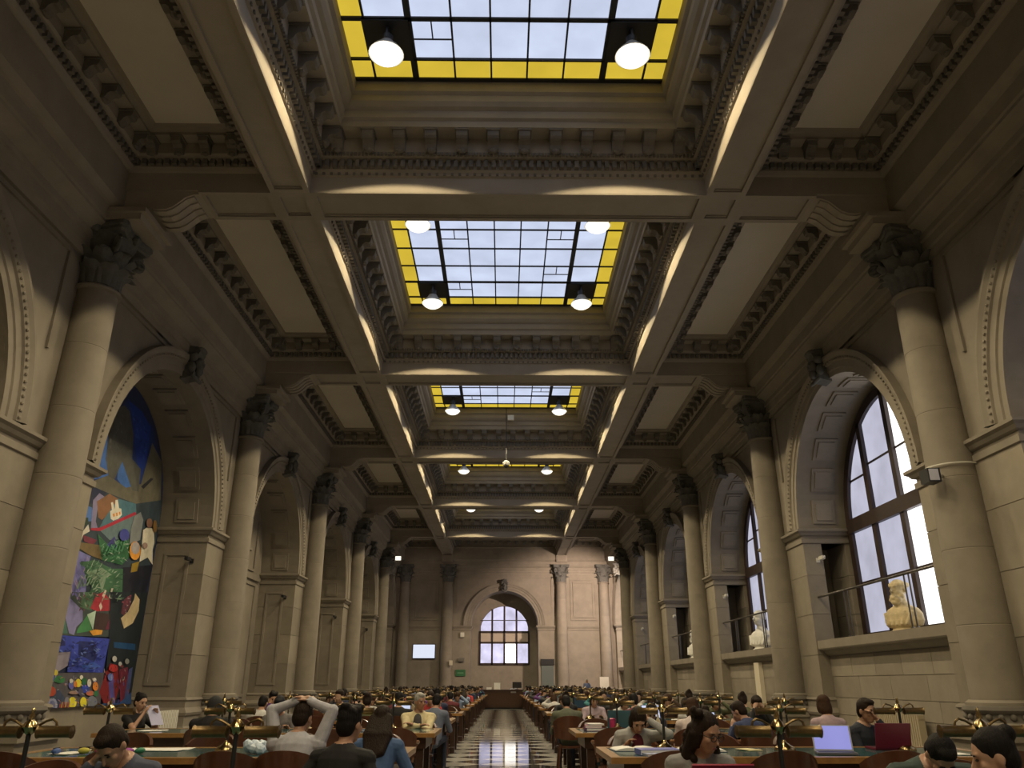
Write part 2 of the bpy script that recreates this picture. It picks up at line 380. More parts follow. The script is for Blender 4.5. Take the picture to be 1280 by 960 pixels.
# ================================================================== SIDE WALLS
def arc_pts(r, n=32, yc=0.0, zs=ZS): return [(yc - r*math.cos(math.pi*k/n), zs + r*math.sin(math.pi*k/n)) for k in range(n+1)]
def arch_wall_mesh(s, ya, yb, yc, ra=RA):
    m = MB(); n = 32; A = arc_pts(ra, n, yc); top = 9.05
    # front face: strips from the arc up to the top edge and across to the bay edges
    pts = []
    for (y, z) in A: pts.append((s*XW, y, z))
    up = [(s*XW, y, top) for (y, z) in A]
    m.add(pts+up, [(i, i+1, n+1+i+1, n+1+i) for i in range(n)])
    m.add([(s*XW, ya, ZS), (s*XW, A[0][0], ZS), (s*XW, A[0][0], top), (s*XW, ya, top)], [(0,1,2,3)])
    m.add([(s*XW, A[-1][0], ZS), (s*XW, yb, ZS), (s*XW, yb, top), (s*XW, A[-1][0], top)], [(0,1,2,3)])
    # vault of the niche
    m.add([(s*XW, y, z) for y, z in A] + [(s*(XN+0.1), y, z) for y, z in A], [(i, i+1, n+1+i+1, n+1+i) for i in range(n)])
    # back-up mass so nothing leaks
    m.box(s*(XN+0.12), s*(XN+0.5), ya, yb, 0, 13)
    return m
def ring_sweep(mb, prof, s, yc, n=36, zs=ZS, a0=0, a1=math.pi):     # profile (radius, projection from the wall)
    rings = []
    for k in range(n+1):
        a = a0+(a1-a0)*k/n; rings.append([(s*(XW-p), yc-r*math.cos(a), zs+r*math.sin(a)) for r, p in prof])
    nn = len(prof); vs = [p for r in rings for p in r]
    return mb.add(vs, [(k*nn+i, k*nn+i+1, (k+1)*nn+i+1, (k+1)*nn+i) for k in range(n) for i in range(nn-1)])
PA = [(0.0,-0.02),(0.0,0.06),(0.13,0.06),(0.15,0.09),(0.30,0.09),(0.32,0.13),(0.42,0.15),(0.50,0.19),(0.55,0.19),(0.55,-0.02)]
def soffit_panel_mesh(s, ra=RA):
    m = MB(); n = 4; da = math.pi/11*0.72; R = ra-0.045; R2 = ra+0.02
    def P(x, r, a): return (s*x, r*math.sin(a), r*math.cos(a))
    for (xa, xb) in ((XW+0.36, XN-0.42),):
        rings = []
        for k in range(n+1):
            a = -da/2 + da*k/n
            rings.append([P(xa,R2,a), P(xa,R,a), P(xb,R,a), P(xb,R2,a)])
        m.loft(rings)
        rings = []
        for k in range(n+1):
            a = (-da/2 + da*k/n)*0.72; q = 0.09
            rings.append([P(xa+q,R,a), P(xa+q,R-0.03,a), P(xb-q,R-0.03,a), P(xb-q,R,a)])
        m.loft(rings)
    return m.mesh('soffit_panel', STONE)
def keystone_mesh():
    m = MB()          # projects to -y from the wall plane, arch apex at the origin
    m.prism([(0,-0.1),(-0.30,-0.02),(-0.34,0.10),(-0.26,0.22),(-0.24,0.42),(-0.36,0.52),(-0.42,0.66),(-0.34,0.78),(0,0.82)], -0.19, 0.19, 'x')
    m.ellipsoid((0,-0.36,0.34),(0.15,0.13,0.19)); m.ellipsoid((0,-0.46,0.31),(0.04,0.05,0.06)); m.ellipsoid((0,-0.38,0.16),(0.12,0.10,0.13))
    for q in (-1,1):
        m.ellipsoid((q*0.19,-0.28,0.50),(0.09,0.12,0.12)); m.ellipsoid((q*0.18,-0.26,0.22),(0.08,0.10,0.15)); m.ellipsoid((q*0.06,-0.46,0.38),(0.03,0.03,0.025))
    m.ellipsoid((0,-0.38,0.72),(0.22,0.12,0.09)); m.tube([(-0.2,-0.3,0.0),(-0.1,-0.4,-0.1),(0.1,-0.4,-0.1),(0.2,-0.3,0.0)],0.05)
    return m.mesh('keystone_mask', CAPST, 50)
KEY = keystone_mesh()
def cam_mesh():
    m = MB(); m.tube([(0,0,0),(0,-0.18,0.02)],0.018,6); m.box(-0.05,0.05,-0.02,0.0,-0.06,0.06); m.box(-0.045,0.045,-0.42,-0.16,-0.02,0.07); m.lathe([(0.03,0),(0.035,0.02)],8,(0,-0.44,0.0))
    return m
CAMK = cam_mesh().mesh('spotlight_black', IRON); CAMW = cam_mesh().mesh('camera_white', WHITEP)
ENT = [(0,9.0),(0.07,9.0),(0.07,9.16),(0.12,9.18),(0.12,9.36),(0.17,9.38),(0.17,9.50),(0.24,9.54),(0.34,9.62),(0.40,9.66),(0.40,9.72),(0.44,9.74),(0.46,9.98),(0.52,10.0),(0.58,10.06),(0.62,10.10),(0.62,10.95),(0.68,11.02)]
walls = {}
WIN0 = nb
for s, side in ((-1,'left'), (1,'right')):
    wl = sroot('wall_'+side); walls[s] = wl
    # entablature running the length of the hall
    m = MB(); pts = [(s*(XW-w), z) for w, z in ENT]
    n = len(pts)
    m.add([(x, YBACK, z) for x, z in pts]+[(x, YEND, z) for x, z in pts], [(i, i+1, n+i+1, n+i) for i in range(n-1)])
    m.build('entablature', STONE, wl)
    SOF = soffit_panel_mesh(s); KM = None
    for b, yc in enumerate(ARCH):
        ya = YC[b] ; yb = YC[b+1] if b < 6 else YEND
        ra = RA
        if b == 0: ya = YBACK
        arch_wall_mesh(s, ya, yb, yc, ra).build('arch_face', STONE, wl)
        m = MB(); ring_sweep(m, [(ra+r, p) for r, p in PA], s, yc)
        av = m.build('archivolt', STONE, wl)
        if b in (1,2,3):
            d = MB()
            for k in range(90):
                a = math.pi*(k+0.5)/90; R = ra+0.36
                d.ellipsoid((s*(XW-0.15), yc-R*math.cos(a), ZS+R*math.sin(a)), (0.03,0.03,0.03), None, 6, 4)
            o = d.build('bead_course', STONE, av); o['kind'] = 'stuff'
        for k in range(11):
            a = -math.pi/2 + math.pi*(k+0.5)/11
            o = link('soffit_panel', SOF, wl, (0, yc, ZS)); o.rotation_euler = (-a, 0, 0)
        o = link('keystone_mask', KEY, wl, (s*XW, yc, ZS+ra+0.02), -s*math.pi/2)
        # spandrel frames
        m = MB()
        for q in (-1, 1):
            y0 = yc+q*1.1; y1 = yc+q*4.0; yy = sorted((y0, y1))
            m.box(s*(XW-0.05), s*(XW+0.02), yy[0], yy[1], 8.86, 8.92)
            m.box(s*(XW-0.05), s*(XW+0.02), y1-0.03, y1+0.03, 6.9, 8.92); m.box(s*(XW-0.05), s*(XW+0.02), y0-0.03, y0+0.03, 8.62, 8.92)
            m.box(s*(XW-0.06), s*(XW+0.02), y0+q*0.5-0.16, y0+q*0.5+0.16, 9.05, 9.0)
        m.build('spandrel_frame', STONE, wl)
        # back of the niche
        if s < 0:
            m = MB(); m.box(s*XN, s*(XN+0.1), yc-ra-0.05, yc+ra+0.05, 0, ZS+ra+0.05); m.build('niche_back', STONE, wl)
            if b != 2:
                m = MB()
                for (y0, y1, z0, z1) in ((-2.6,-0.9,0.9,4.9), (-0.7,0.7,0.9,4.9), (0.9,2.6,0.9,4.9), (-2.2,2.2,5.3,7.3)):
                    for q in ((y0,y1,z0,z0+0.1),(y0,y1,z1-0.1,z1),(y0,y0+0.1,z0+0.105,z1-0.105),(y1-0.1,y1,z0+0.105,z1-0.105)):
                        m.box(s*(XN-0.05), s*(XN+0.01), yc+q[0], yc+q[1], q[2], q[3])
                m.box(s*(XN-0.09), s*(XN+0.01), yc-ra+0.25, yc+ra-0.25, 5.0, 5.14); m.box(s*(XN-0.12), s*(XN+0.01), yc-ra+0.25, yc+ra-0.25, 0.0, 0.55)
                m.build('niche_panelling', STONE, wl)
    # piers, split into courses of stone
    for i, y in enumerate(YC + [YEND]):
        hw = 1.63; y0, y1 = y-hw, y+hw
        if i == len(YC): y1 = YEND; y0 = ARCH[6]+RA
        if i == len(YC)-1: y1 = ARCH[6]-RA
        zt = [0.0, 0.64, 1.02, 2.05, 3.08, 4.10, 4.97]
        for k in range(len(zt)-1):
            g = 0.006
            # front leaf in two stones split alternately, back leaf, core
            cut = y + (0.25 if k % 2 else -0.25)
            for (a, c) in ((y0, cut), (cut, y1)):
                if c-a < 0.15: continue
                MBk = MB().box(s*XW, s*(XW+0.5), a+g, c-g, zt[k]+g, zt[k+1]-g); MBk.build('stone_block', STONE2, wl)
            MB().box(s*(XW+0.5), s*9.35, y0+1.2 if s > 0 and zt[k] > 1.5 and y1-y0 > 3 else y0+0.012, y1-1.2 if s > 0 and zt[k] > 1.5 and y1-y0 > 3 else y1-0.012, zt[k], zt[k+1]).build('pier_core', STONE, wl)
            MB().box(s*9.35, s*(XN+0.15), y0+g*2, y1-g*2, zt[k]+g, zt[k+1]-g).build('stone_block', STONE2, wl)
        m = MB(); m.box(s*(XW+0.001), s*XN, y0+0.012, y1-0.012, 0, 4.9) if False else None
        # backing behind the joints
        m.box(s*(XW+0.02), s*(XW+0.48), y0+0.02, y1-0.02, 0.0, 4.97)
        m.build('pier_backing', STONE, wl)
        # impost moulding round the pier head and plinth moulding at its foot
        m = MB(); a, c = sorted((s*XW, s*XN))
        prof = [(0.0,4.95),(-0.04,4.97),(-0.04,5.08),(0.0,5.10),(0.0,5.16),(-0.06,5.18),(-0.10,5.24),(-0.16,5.28),(-0.16,5.34),(-0.03,5.37),(0.4,5.372)]
        rect_sweep(m, a, c, y0, y1, prof); m.build('impost', STONE, wl)
        m = MB(); prof = [(-0.10,0.0),(-0.10,0.30),(-0.06,0.34),(-0.06,0.56),(-0.10,0.60),(-0.12,0.66),(-0.08,0.72),(-0.03,0.78),(-0.03,0.92),(-0.07,0.96),(-0.05,1.0),(0.02,1.03)]
        rect_sweep(m, a, c, y0, y1, prof); m.build('pier_plinth', STONE, wl)
        if s < 0 and i < len(YC):
            for q in (-1, 1):       # recessed-looking frame on the reveal
                yy = y+q*hw; m = MB()
                for (x0, x1, z0, z1) in ((8.62,9.3,1.3,1.38),(8.62,9.3,4.6,4.68),(8.62,8.70,1.385,4.595),(9.22,9.3,1.385,4.595)):
                    m.box(s*x0, s*x1, yy-0.03, yy+0.03, z0, z1)
                m.build('reveal_frame', STONE, wl)
    # closing wall above the entablature, and outside
    m = MB(); m.box(s*10.15, s*10.4, YBACK-0.5, YEND+2.5, -0.25, 13.0); m.box(s*7.52, s*10.2, YBACK, YEND, 11.6, 12.9); m.box(s*(XW+0.02), s*10.2, YBACK, YEND, ZS+RA+0.15, 9.1)
    m.build('wall_core', IRON, wl)
# small fittings on the piers
for i in range(2, 7):
    for s in (-1, 1):
        o = link('wall_spotlight' if s < 0 else 'security_camera', CAMK if s < 0 else CAMW, None, (s*(XW+0.05+0.3), YC[i]-1.63-0.0, 4.45 if s < 0 else 4.5))
        tag(o, ('small black spotlight on the reveal beside the %s left column' if s < 0 else 'small white camera on the reveal beside the %s right column') % ORD[i-2], 'spotlight' if s < 0 else 'camera', 'fittings on the piers')
# mural and the windows of the right wall
def win_arch(b, yc, hot=()):
    global WIN0; WIN0 += 1
    w = sroot('window_%d' % WIN0, (0, yc, 0)); X = XN-0.02; rw = 2.95; zb = 2.42
    fr = MB()
    def bar(y0, y1, z0, z1, d=0.14): fr.box(X-d, X, y0, y1, z0, z1)
    xs = [-rw, -1.5, 0, 1.5, rw]
    for k, y in enumerate(xs):
        if k in (0, 4): bar(y-0.12, y+0.12, zb, ZS)
        else: bar(y-0.10, y+0.10, zb, ZS+math.sqrt(rw*rw-y*y)-0.02)
    bar(-rw, rw, ZS-0.20, ZS+0.16, 0.18); bar(-rw, rw, zb, zb+0.16)
    for z in (3.85,): bar(-rw, rw, z-0.025, z+0.025, 0.07)
    for k in range(4):
        y0, y1 = xs[k], xs[k+1]; zt = 6.55 if k in (0,3) else 6.75
        ym = math.sqrt(max(0, rw*rw-(zt-ZS)**2)); bar(max(y0,-ym), min(y1,ym), zt-0.025, zt+0.025, 0.07)
    ring_ = MB(); n = 32; pr = [(rw-0.12, 0.14),(rw+0.12,0.14),(rw+0.12,0.0),(rw-0.12,0.0)]
    rr = []
    for k in range(n+1):
        a = math.pi*k/n; rr.append([(X-p, -r*math.cos(a), ZS+r*math.sin(a)) for r, p in pr])
    fr.loft(rr)
    fr.build('window_frame', FRAME, w)
    # stone ring between niche and window
    m = MB(); A = arc_pts(RA+0.05, 32); B = arc_pts(rw+0.06, 32)
    m.add([(XN, y, z) for y, z in A]+[(XN, y, z) for y, z in B], [(i,i+1,33+i+1,33+i) for i in range(32)])
    for q in (-1,1): m.box(XN, XN+0.1, *sorted((q*(RA+0.05), q*(rw+0.06))), 0, ZS)
    m.build('window_surround', STONE, w)
    # panes: upper lights clipped by the arch, lower lights in two tiers
    for k in range(4):
        y0, y1 = xs[k]+0.09, xs[k+1]-0.09
        if k == 0: y0 = xs[0]+0.1
        if k == 3: y1 = xs[4]-0.1
        H = (k in hot)
        zt = 6.55 if k in (0,3) else 6.75
        for (za, zc) in ((zb+0.16, 3.825), (3.875, ZS-0.2)):
            MB().box(X-0.05, X-0.04, y0, y1, za, zc).build('pane', PANEH if H else PANEW, w)
        N = 8; lo = ZS+0.16
        ys_ = [y0+(y1-y0)*j/N for j in range(N+1)]
        def top(y): return ZS+math.sqrt(max(0.0, (rw-0.05)**2-y*y))
        for (za, lim) in ((lo, zt-0.025), (zt+0.025, 99)):
            m = MB(); bot = [(X-0.045, y, za) for y in ys_]; tp = [(X-0.045, y, max(za, min(lim, top(y)))) for y in ys_]
            if max(t[2] for t in tp)-za < 0.05: continue
            m.add(bot+tp, [(j, j+1, N+1+j+1, N+1+j) for j in range(N)])
            m.build('pane', PANEH if H else PANEW, w)
    return w
for b, yc in enumerate(ARCH):
    win_arch(b, yc, hot=(0,1) if b == 2 else ((0,1,2,3) if b == 6 else ()))
# infill wall and sill under each window, built of blocks
for b, yc in enumerate(ARCH):
    wl = walls[1]; y0, y1 = yc-RA, yc+RA; rnd = random.Random(40+b)
    MB().box(8.52, XN+0.1, y0, y1, 0, 2.02).build('infill_backing', STONE, wl)
    zz = [0.0, 0.62, 1.02, 1.52, 2.02]
    for k in range(4):
        n = 5 if k % 2 else 4; off = 0.0
        cuts = [y0+(y1-y0)*j/n for j in range(n+1)]
        for j in range(n):
            o = MB().box(8.5, 8.56, cuts[j]+0.006, cuts[j+1]-0.006, zz[k]+0.006, zz[k+1]-0.006).build('stone_block', STONE2, wl)
    m = MB(); m.prism([(8.54,2.02),(8.44,2.04),(8.36,2.12),(8.34,2.16),(8.24,2.17),(8.22,2.20),(8.22,2.40),(9.7,2.40),(9.7,2.02)], y0+0.02, y1-0.02)
    m.build('window_sill', STONE, wl)
    # handrail with paired balusters
    t = thing('handrail', 'dark metal handrail across the %s window niche of the right wall' % ORD[max(b-1,0)] if b > 0 else 'dark metal handrail in the window niche behind the viewer', 'railing', (8.42, yc, 2.40), 0, 'handrails in the window niches')
    MB().tube([(0,-RA+0.02,1.12),(0,RA-0.02,1.12)], 0.03, 8).build('top_rail', RAILM, t, smooth=True)
    for q in (-1.75,-1.55,1.35,1.55):
        mm = MB(); mm.tube([(0,q,0),(0,q,1.1)], 0.018, 6); mm.lathe([(0.05,0),(0.05,0.03),(0.02,0.05)], 8, (0,q,0)); mm.build('baluster', RAILM, t, smooth=True)
# ================================================================== END WALLS
we = sroot('wall_far'); XE = 2.5; ZE = 5.34
m = MB(); n = 32; A = [(-XE*math.cos(math.pi*k/n), ZE+XE*math.sin(math.pi*k/n)) for k in range(n+1)]
m.add([(x, YEND, z) for x, z in A]+[(x, YEND, 9.1) for x, z in A], [(i,i+1,n+1+i+1,n+1+i) for i in range(n)])
for s in (-1,1): m.add([(s*XE,YEND,0),(s*8.6,YEND,0),(s*8.6,YEND,9.1),(s*XE,YEND,9.1)], [(0,1,2,3)])
m.add([(x, YEND, z) for x, z in A]+[(x, YEND+2.1, z) for x, z in A], [(i,i+1,n+1+i+1,n+1+i) for i in range(n)])
for s in (-1,1): m.add([(s*XE,YEND,0),(s*XE,YEND+2.1,0),(s*XE,YEND+2.1,ZE),(s*XE,YEND,ZE)], [(0,1,2,3)])
m.box(-8.6,8.6,YEND+2.15,YEND+2.45,0,13); m.build('end_face', STONE, we)
# wall inside the recess with the window opening
m = MB(); wx = 1.86; wz0 = 2.65; wzs = 5.05
m.box(-XE, -wx, YEND+2.0, YEND+2.15, 0, 8); m.box(wx, XE, YEND+2.0, YEND+2.15, 0, 8); m.box(-wx, wx, YEND+2.0, YEND+2.15, 0, wz0)
B = [(-wx*math.cos(math.pi*k/n), wzs+wx*math.sin(math.pi*k/n)) for k in range(n+1)]
m.add([(x,YEND+2.0,z) for x,z in B]+[(x,YEND+2.0,8.2) for x,z in B], [(i,i+1,n+1+i+1,n+1+i) for i in range(n)])
m.build('recess_wall', STONE, we)
m = MB(); rr = []
for k in range(n+1):
    a = math.pi*k/n; rr.append([((XE+r)*-math.cos(a), YEND-p, ZE+(XE+r)*math.sin(a)) for r, p in PA])
m.loft(rr, False, closed=False); m.build('archivolt', STONE, we)
m = MB()
for s in (-1,1):
    a, c = sorted((s*XE, s*3.75)); rect_sweep(m, a, c, YEND-0.02, YEND+1.0, [(0,5.0),(-0.04,5.02),(-0.04,5.12),(-0.10,5.2),(-0.14,5.28),(-0.14,5.33),(0.2,5.36)])
    a, c = sorted((s*4.75, s*7.1)); rect_sweep(m, a, c, YEND-0.02, YEND+1.0, [(0,5.0),(-0.03,5.02),(-0.03,5.12),(-0.07,5.2),(-0.09,5.28),(-0.09,5.33),(0.2,5.36)])
    for (x0,x1,z0,z1) in ((4.95,6.9,5.7,8.7),(5.15,6.7,5.9,8.5)):
        for q in ((x0,x1,z0,z0+0.1),(x0,x1,z1-0.1,z1),(x0,x0+0.1,z0+0.105,z1-0.105),(x1-0.1,x1,z0+0.105,z1-0.105)): m.box(s*q[0], s*q[1], YEND-0.06, YEND+0.02, q[2], q[3])
    m.box(s*1.2, s*3.6, YEND-0.05, YEND+0.02, 8.75, 8.83); m.box(s*3.5, s*3.6, YEND-0.05, YEND+0.02, 6.6, 8.83); m.box(s*2.1, s*2.2, YEND-0.05, YEND+0.02, 9.0, 9.8)
    m.box(s*XE, s*8.6, YEND-0.14, YEND+0.02, 0, 0.62); m.box(s*XE, s*8.6, YEND-0.08, YEND+0.02, 0.62, 1.02)
m.build('end_mouldings', STONE, we)
m = MB(); pts = [(YEND-w*0.8, z) for w, z in ENT]; k = len(pts)
m.add([(-8.2,y,z) for y,z in pts]+[(8.2,y,z) for y,z in pts], [(i,i+1,k+i+1,k+i) for i in range(k-1)]); m.box(-8.6,8.6,YEND-0.45,YEND+0.1,10.9,12.8); m.build('entablature', STONE, we)
link('keystone_mask', KEY, we, (0, YEND, ZE+XE+0.02), 0)
for s in (-1,1):   # fluted ends of the longitudinal beams
    m = MB(); xc = s*4.33
    m.box(xc-0.42, xc+0.42, YEND-0.62, YEND, 9.93, 10.41)
    for k in range(5): m.box(xc-0.34+k*0.15, xc-0.26+k*0.15, YEND-0.66, YEND-0.6, 9.98, 10.36)
    m.build('beam_end_block', PLASTER, ceil)
WIN0 += 1
w = sroot('window_%d' % WIN0, (0, YEND+2.02, 0)); fr = MB()
for x in (-wx, -0.93, 0, 0.93, wx): fr.box(x-0.07, x+0.07, -0.1, 0.06, wz0, wzs+math.sqrt(max(0,wx*wx-x*x)))
for z in (wz0+0.05, 4.22, 5.0): fr.box(-wx, wx, -0.1, 0.06, z-0.07, z+0.07)
fr.box(-wx, wx, -0.06, 0.04, 5.83, 5.87); fr.build('window_frame', FRAME, w)
PANEE = emis('end_window_glass', (0.80,0.76,1.0), WIN_E*1.5, 0.25)
BLIND = mat('roller_blind', (0.50,0.42,0.34), 0.8, emit=0.05)
for k, x in enumerate((-wx, -0.93, 0, 0.93)):
    x0, x1 = x+0.06, x+0.87
    MB().box(x0, x1, 0.0, 0.01, wz0+0.1, 4.16).build('pane', PANEE if k != 2 else PANEH, w)
    N = 8; xs_ = [x0+(x1-x0)*j/N for j in range(N+1)]
    for (za, lim) in ((5.07,5.82),(5.88,99)):
        m = MB(); m.add([(q,0.0,za) for q in xs_]+[(q,0.0,max(za,min(lim, wzs+math.sqrt(max(0,(wx-0.03)**2-q*q))))) for q in xs_], [(j,j+1,N+1+j+1,N+1+j) for j in range(N)])
        m.build('pane', PANEE, w)
for s in (-1,1): MB().box(s*0.05, s*wx, -0.04, -0.02, 4.2, 4.98).build('roller_blind', BLIND, w)
wb = sroot('wall_back'); MB().box(-10.5, 10.5, YBACK-0.5, YBACK, -0.2, 13).build('back_face', STONE, wb)

# ================================================================== COLUMNS
def leaf_mesh(h, w, curl, r0, r1):
    m = MB(); rings = []; n = 8
    for k in range(n+1):
        t = k/n; z = h*(t if t < 0.85 else 0.85-(t-0.85)*0.7); r = r0+(r1-r0)*t + curl*max(0,t-0.55)**1.3*2.2
        ww = w*(0.75+0.45*math.sin(math.pi*min(1,t*0.9)))*(1 if t < 0.8 else 1-(t-0.8)*3.2)
        rings.append([(r-0.03, -ww, z), (r+0.02, -ww*0.55, z), (r+0.05, -ww*0.12, z), (r+0.05, ww*0.12, z), (r+0.02, ww*0.55, z), (r-0.03, ww, z), (r-0.05, 0, z)])
    m.loft(rings); return m
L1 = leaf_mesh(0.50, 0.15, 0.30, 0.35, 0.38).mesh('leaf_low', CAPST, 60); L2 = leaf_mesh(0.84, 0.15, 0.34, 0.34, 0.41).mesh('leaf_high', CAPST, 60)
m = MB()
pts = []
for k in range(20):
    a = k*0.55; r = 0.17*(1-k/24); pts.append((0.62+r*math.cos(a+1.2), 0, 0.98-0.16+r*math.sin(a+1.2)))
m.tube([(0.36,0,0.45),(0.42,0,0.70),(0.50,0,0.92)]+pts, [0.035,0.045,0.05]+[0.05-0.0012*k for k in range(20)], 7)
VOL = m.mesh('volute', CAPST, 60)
m = MB(); ab = []
for q in range(4):
    a = q*math.pi/2; ca, sa = math.cos(a), math.sin(a)
    for (u, v) in ((0.62,-0.56),(0.62,-0.50),(0.55,-0.25),(0.52,0),(0.55,0.25),(0.62,0.50),(0.62,0.56)): ab.append((u*ca-v*sa, u*sa+v*ca))
rings = [[(x*f, y*f, z) for x, y in ab] for f, z in ((0.88,1.06),(0.95,1.10),(0.95,1.16),(1.0,1.18),(1.0,1.26))]
m.loft(rings)
for q in range(4): a = q*math.pi/2; m.ellipsoid((0.54*math.cos(a), 0.54*math.sin(a), 1.14), (0.10,0.10,0.11), None, 8, 6)
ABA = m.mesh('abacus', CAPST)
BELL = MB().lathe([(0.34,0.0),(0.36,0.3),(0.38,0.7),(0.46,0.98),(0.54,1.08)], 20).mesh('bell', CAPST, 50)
ZSH0, ZSH1 = 1.02, 8.44
def shaft_r(z):
    t = (z-ZSH0)/(ZSH1-ZSH0); return 0.43 - 0.065*t**1.7
DR = []
zs_ = [ZSH0 + (ZSH1-ZSH0)*k/6 for k in range(7)]
for k in range(6):
    a, c = zs_[k], zs_[k+1]; prof = [(shaft_r(a)-0.006, a), (shaft_r(a), a+0.012)] + [(shaft_r(a+(c-a)*j/4), a+(c-a)*j/4) for j in (1,2,3)] + [(shaft_r(c), c-0.012), (shaft_r(c)-0.006, c)]
    if k == 0: prof = [(0.52,a),(0.52,a+0.05),(0.46,a+0.09)] + prof[1:]
    if k == 5: prof = prof[:-2] + [(shaft_r(c), c-0.10), (0.42, c-0.08), (0.43, c-0.04), (0.40, c)]
    DR.append(MB().lathe(prof, 32).mesh('drum', STONE, 15))
b_ = MB()
b_.box(-0.66,0.66,-0.66,0.66,0,0.30); b_.box(-0.60,0.60,-0.60,0.60,0.30,0.52); b_.box(-0.66,0.66,-0.66,0.66,0.52,0.64)
b_.lathe([(0.60,0.64),(0.64,0.68),(0.64,0.74),(0.60,0.78)], 28); BASE = b_.mesh('pedestal', STONE, 40)
b_ = MB(); b_.lathe([(0.55,0.78),(0.52,0.82),(0.52,0.90),(0.56,0.92),(0.59,0.96),(0.57,1.01),(0.5,1.03)], 28)
for k in range(20): a = 2*math.pi*k/20; b_.ellipsoid((0.535*math.cos(a), 0.535*math.sin(a), 0.86), (0.05,0.05,0.05), None, 7, 5)
TOR = b_.mesh('carved_torus', CARVED, 50)
def column(x, y, label):
    t = thing('column', label, 'column', (x, y, 0), 0, 'stone columns of the hall')
    link('pedestal', BASE, t); link('carved_torus', TOR, t)
    for me in DR: link('drum', me, t)
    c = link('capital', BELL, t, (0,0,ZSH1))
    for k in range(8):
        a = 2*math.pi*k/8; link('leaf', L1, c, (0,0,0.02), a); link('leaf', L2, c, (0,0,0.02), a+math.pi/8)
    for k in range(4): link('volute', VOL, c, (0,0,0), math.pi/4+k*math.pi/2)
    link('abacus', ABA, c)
    return t
for s, nm in ((-1,'left'), (1,'right')):
    for i in range(2, 7): column(s*7.97, YC[i], 'round stone column with leafy capital, %s from the viewer along the %s wall' % (ORD[i-2], nm))
    column(s*4.25, YEND-0.25, 'stone column just %s of the arched window on the far wall' % nm)
    column(s*7.45, YEND-0.3, 'stone column in the far %s corner of the hall' % nm)

# ================================================================== MURAL
yc = ARCH[2]; XM = -(XN-0.03)
root = thing('mural', 'large colourful painted mural filling the arched niche behind the first left column', 'mural', (0,0,0))
PIC = {}
def pm(c):
    k = 'paint_%d_%d_%d' % tuple(int(v*255) for v in c)
    return mat(k, c, 0.65, noise=0.28, scale=3.2)
A = arc_pts(RA-0.04, 28, yc)
m = MB(); m.prism([(yc-RA+0.04, 0.86)] + A + [(yc+RA-0.04, 0.86)], XM-0.02, XM, 'x'); m.build('panel', pm((0.02,0.03,0.09)), root)
layer = [0]; PNT = MB(); PMATS = []
def poly(ps, col, name='painted_shape'):
    layer[0] += 1; X = XM + 0.001 + 0.0007*layer[0]
    lim = []
    for (px, py) in ps:
        p = on_x(px, py, X); y = min(max(p.y, yc-RA+0.06), yc+RA-0.05); z = max(p.z, 0.87)
        if z > ZS: 
            dz = math.sqrt(max(0.0, (RA-0.05)**2-(y-yc)**2)); z = min(z, ZS+dz)
        lim.append((X, y, z))
    mt = pm(col)
    if mt not in PMATS: PMATS.append(mt)
    PNT.add(lim, [tuple(range(len(lim)))], PMATS.index(mt))
def T(c, ps): ox, oy = {2:(20,480),3:(40,600),4:(30,740)}[c]; return [(ox+u/6.4, oy+v/6.4) for u, v in ps]
def ell(c, u, v, a, b, col, n=14): poly(T(c, [(u+a*math.cos(2*math.pi*k/n), v+b*math.sin(2*math.pi*k/n)) for k in range(n)]), col)
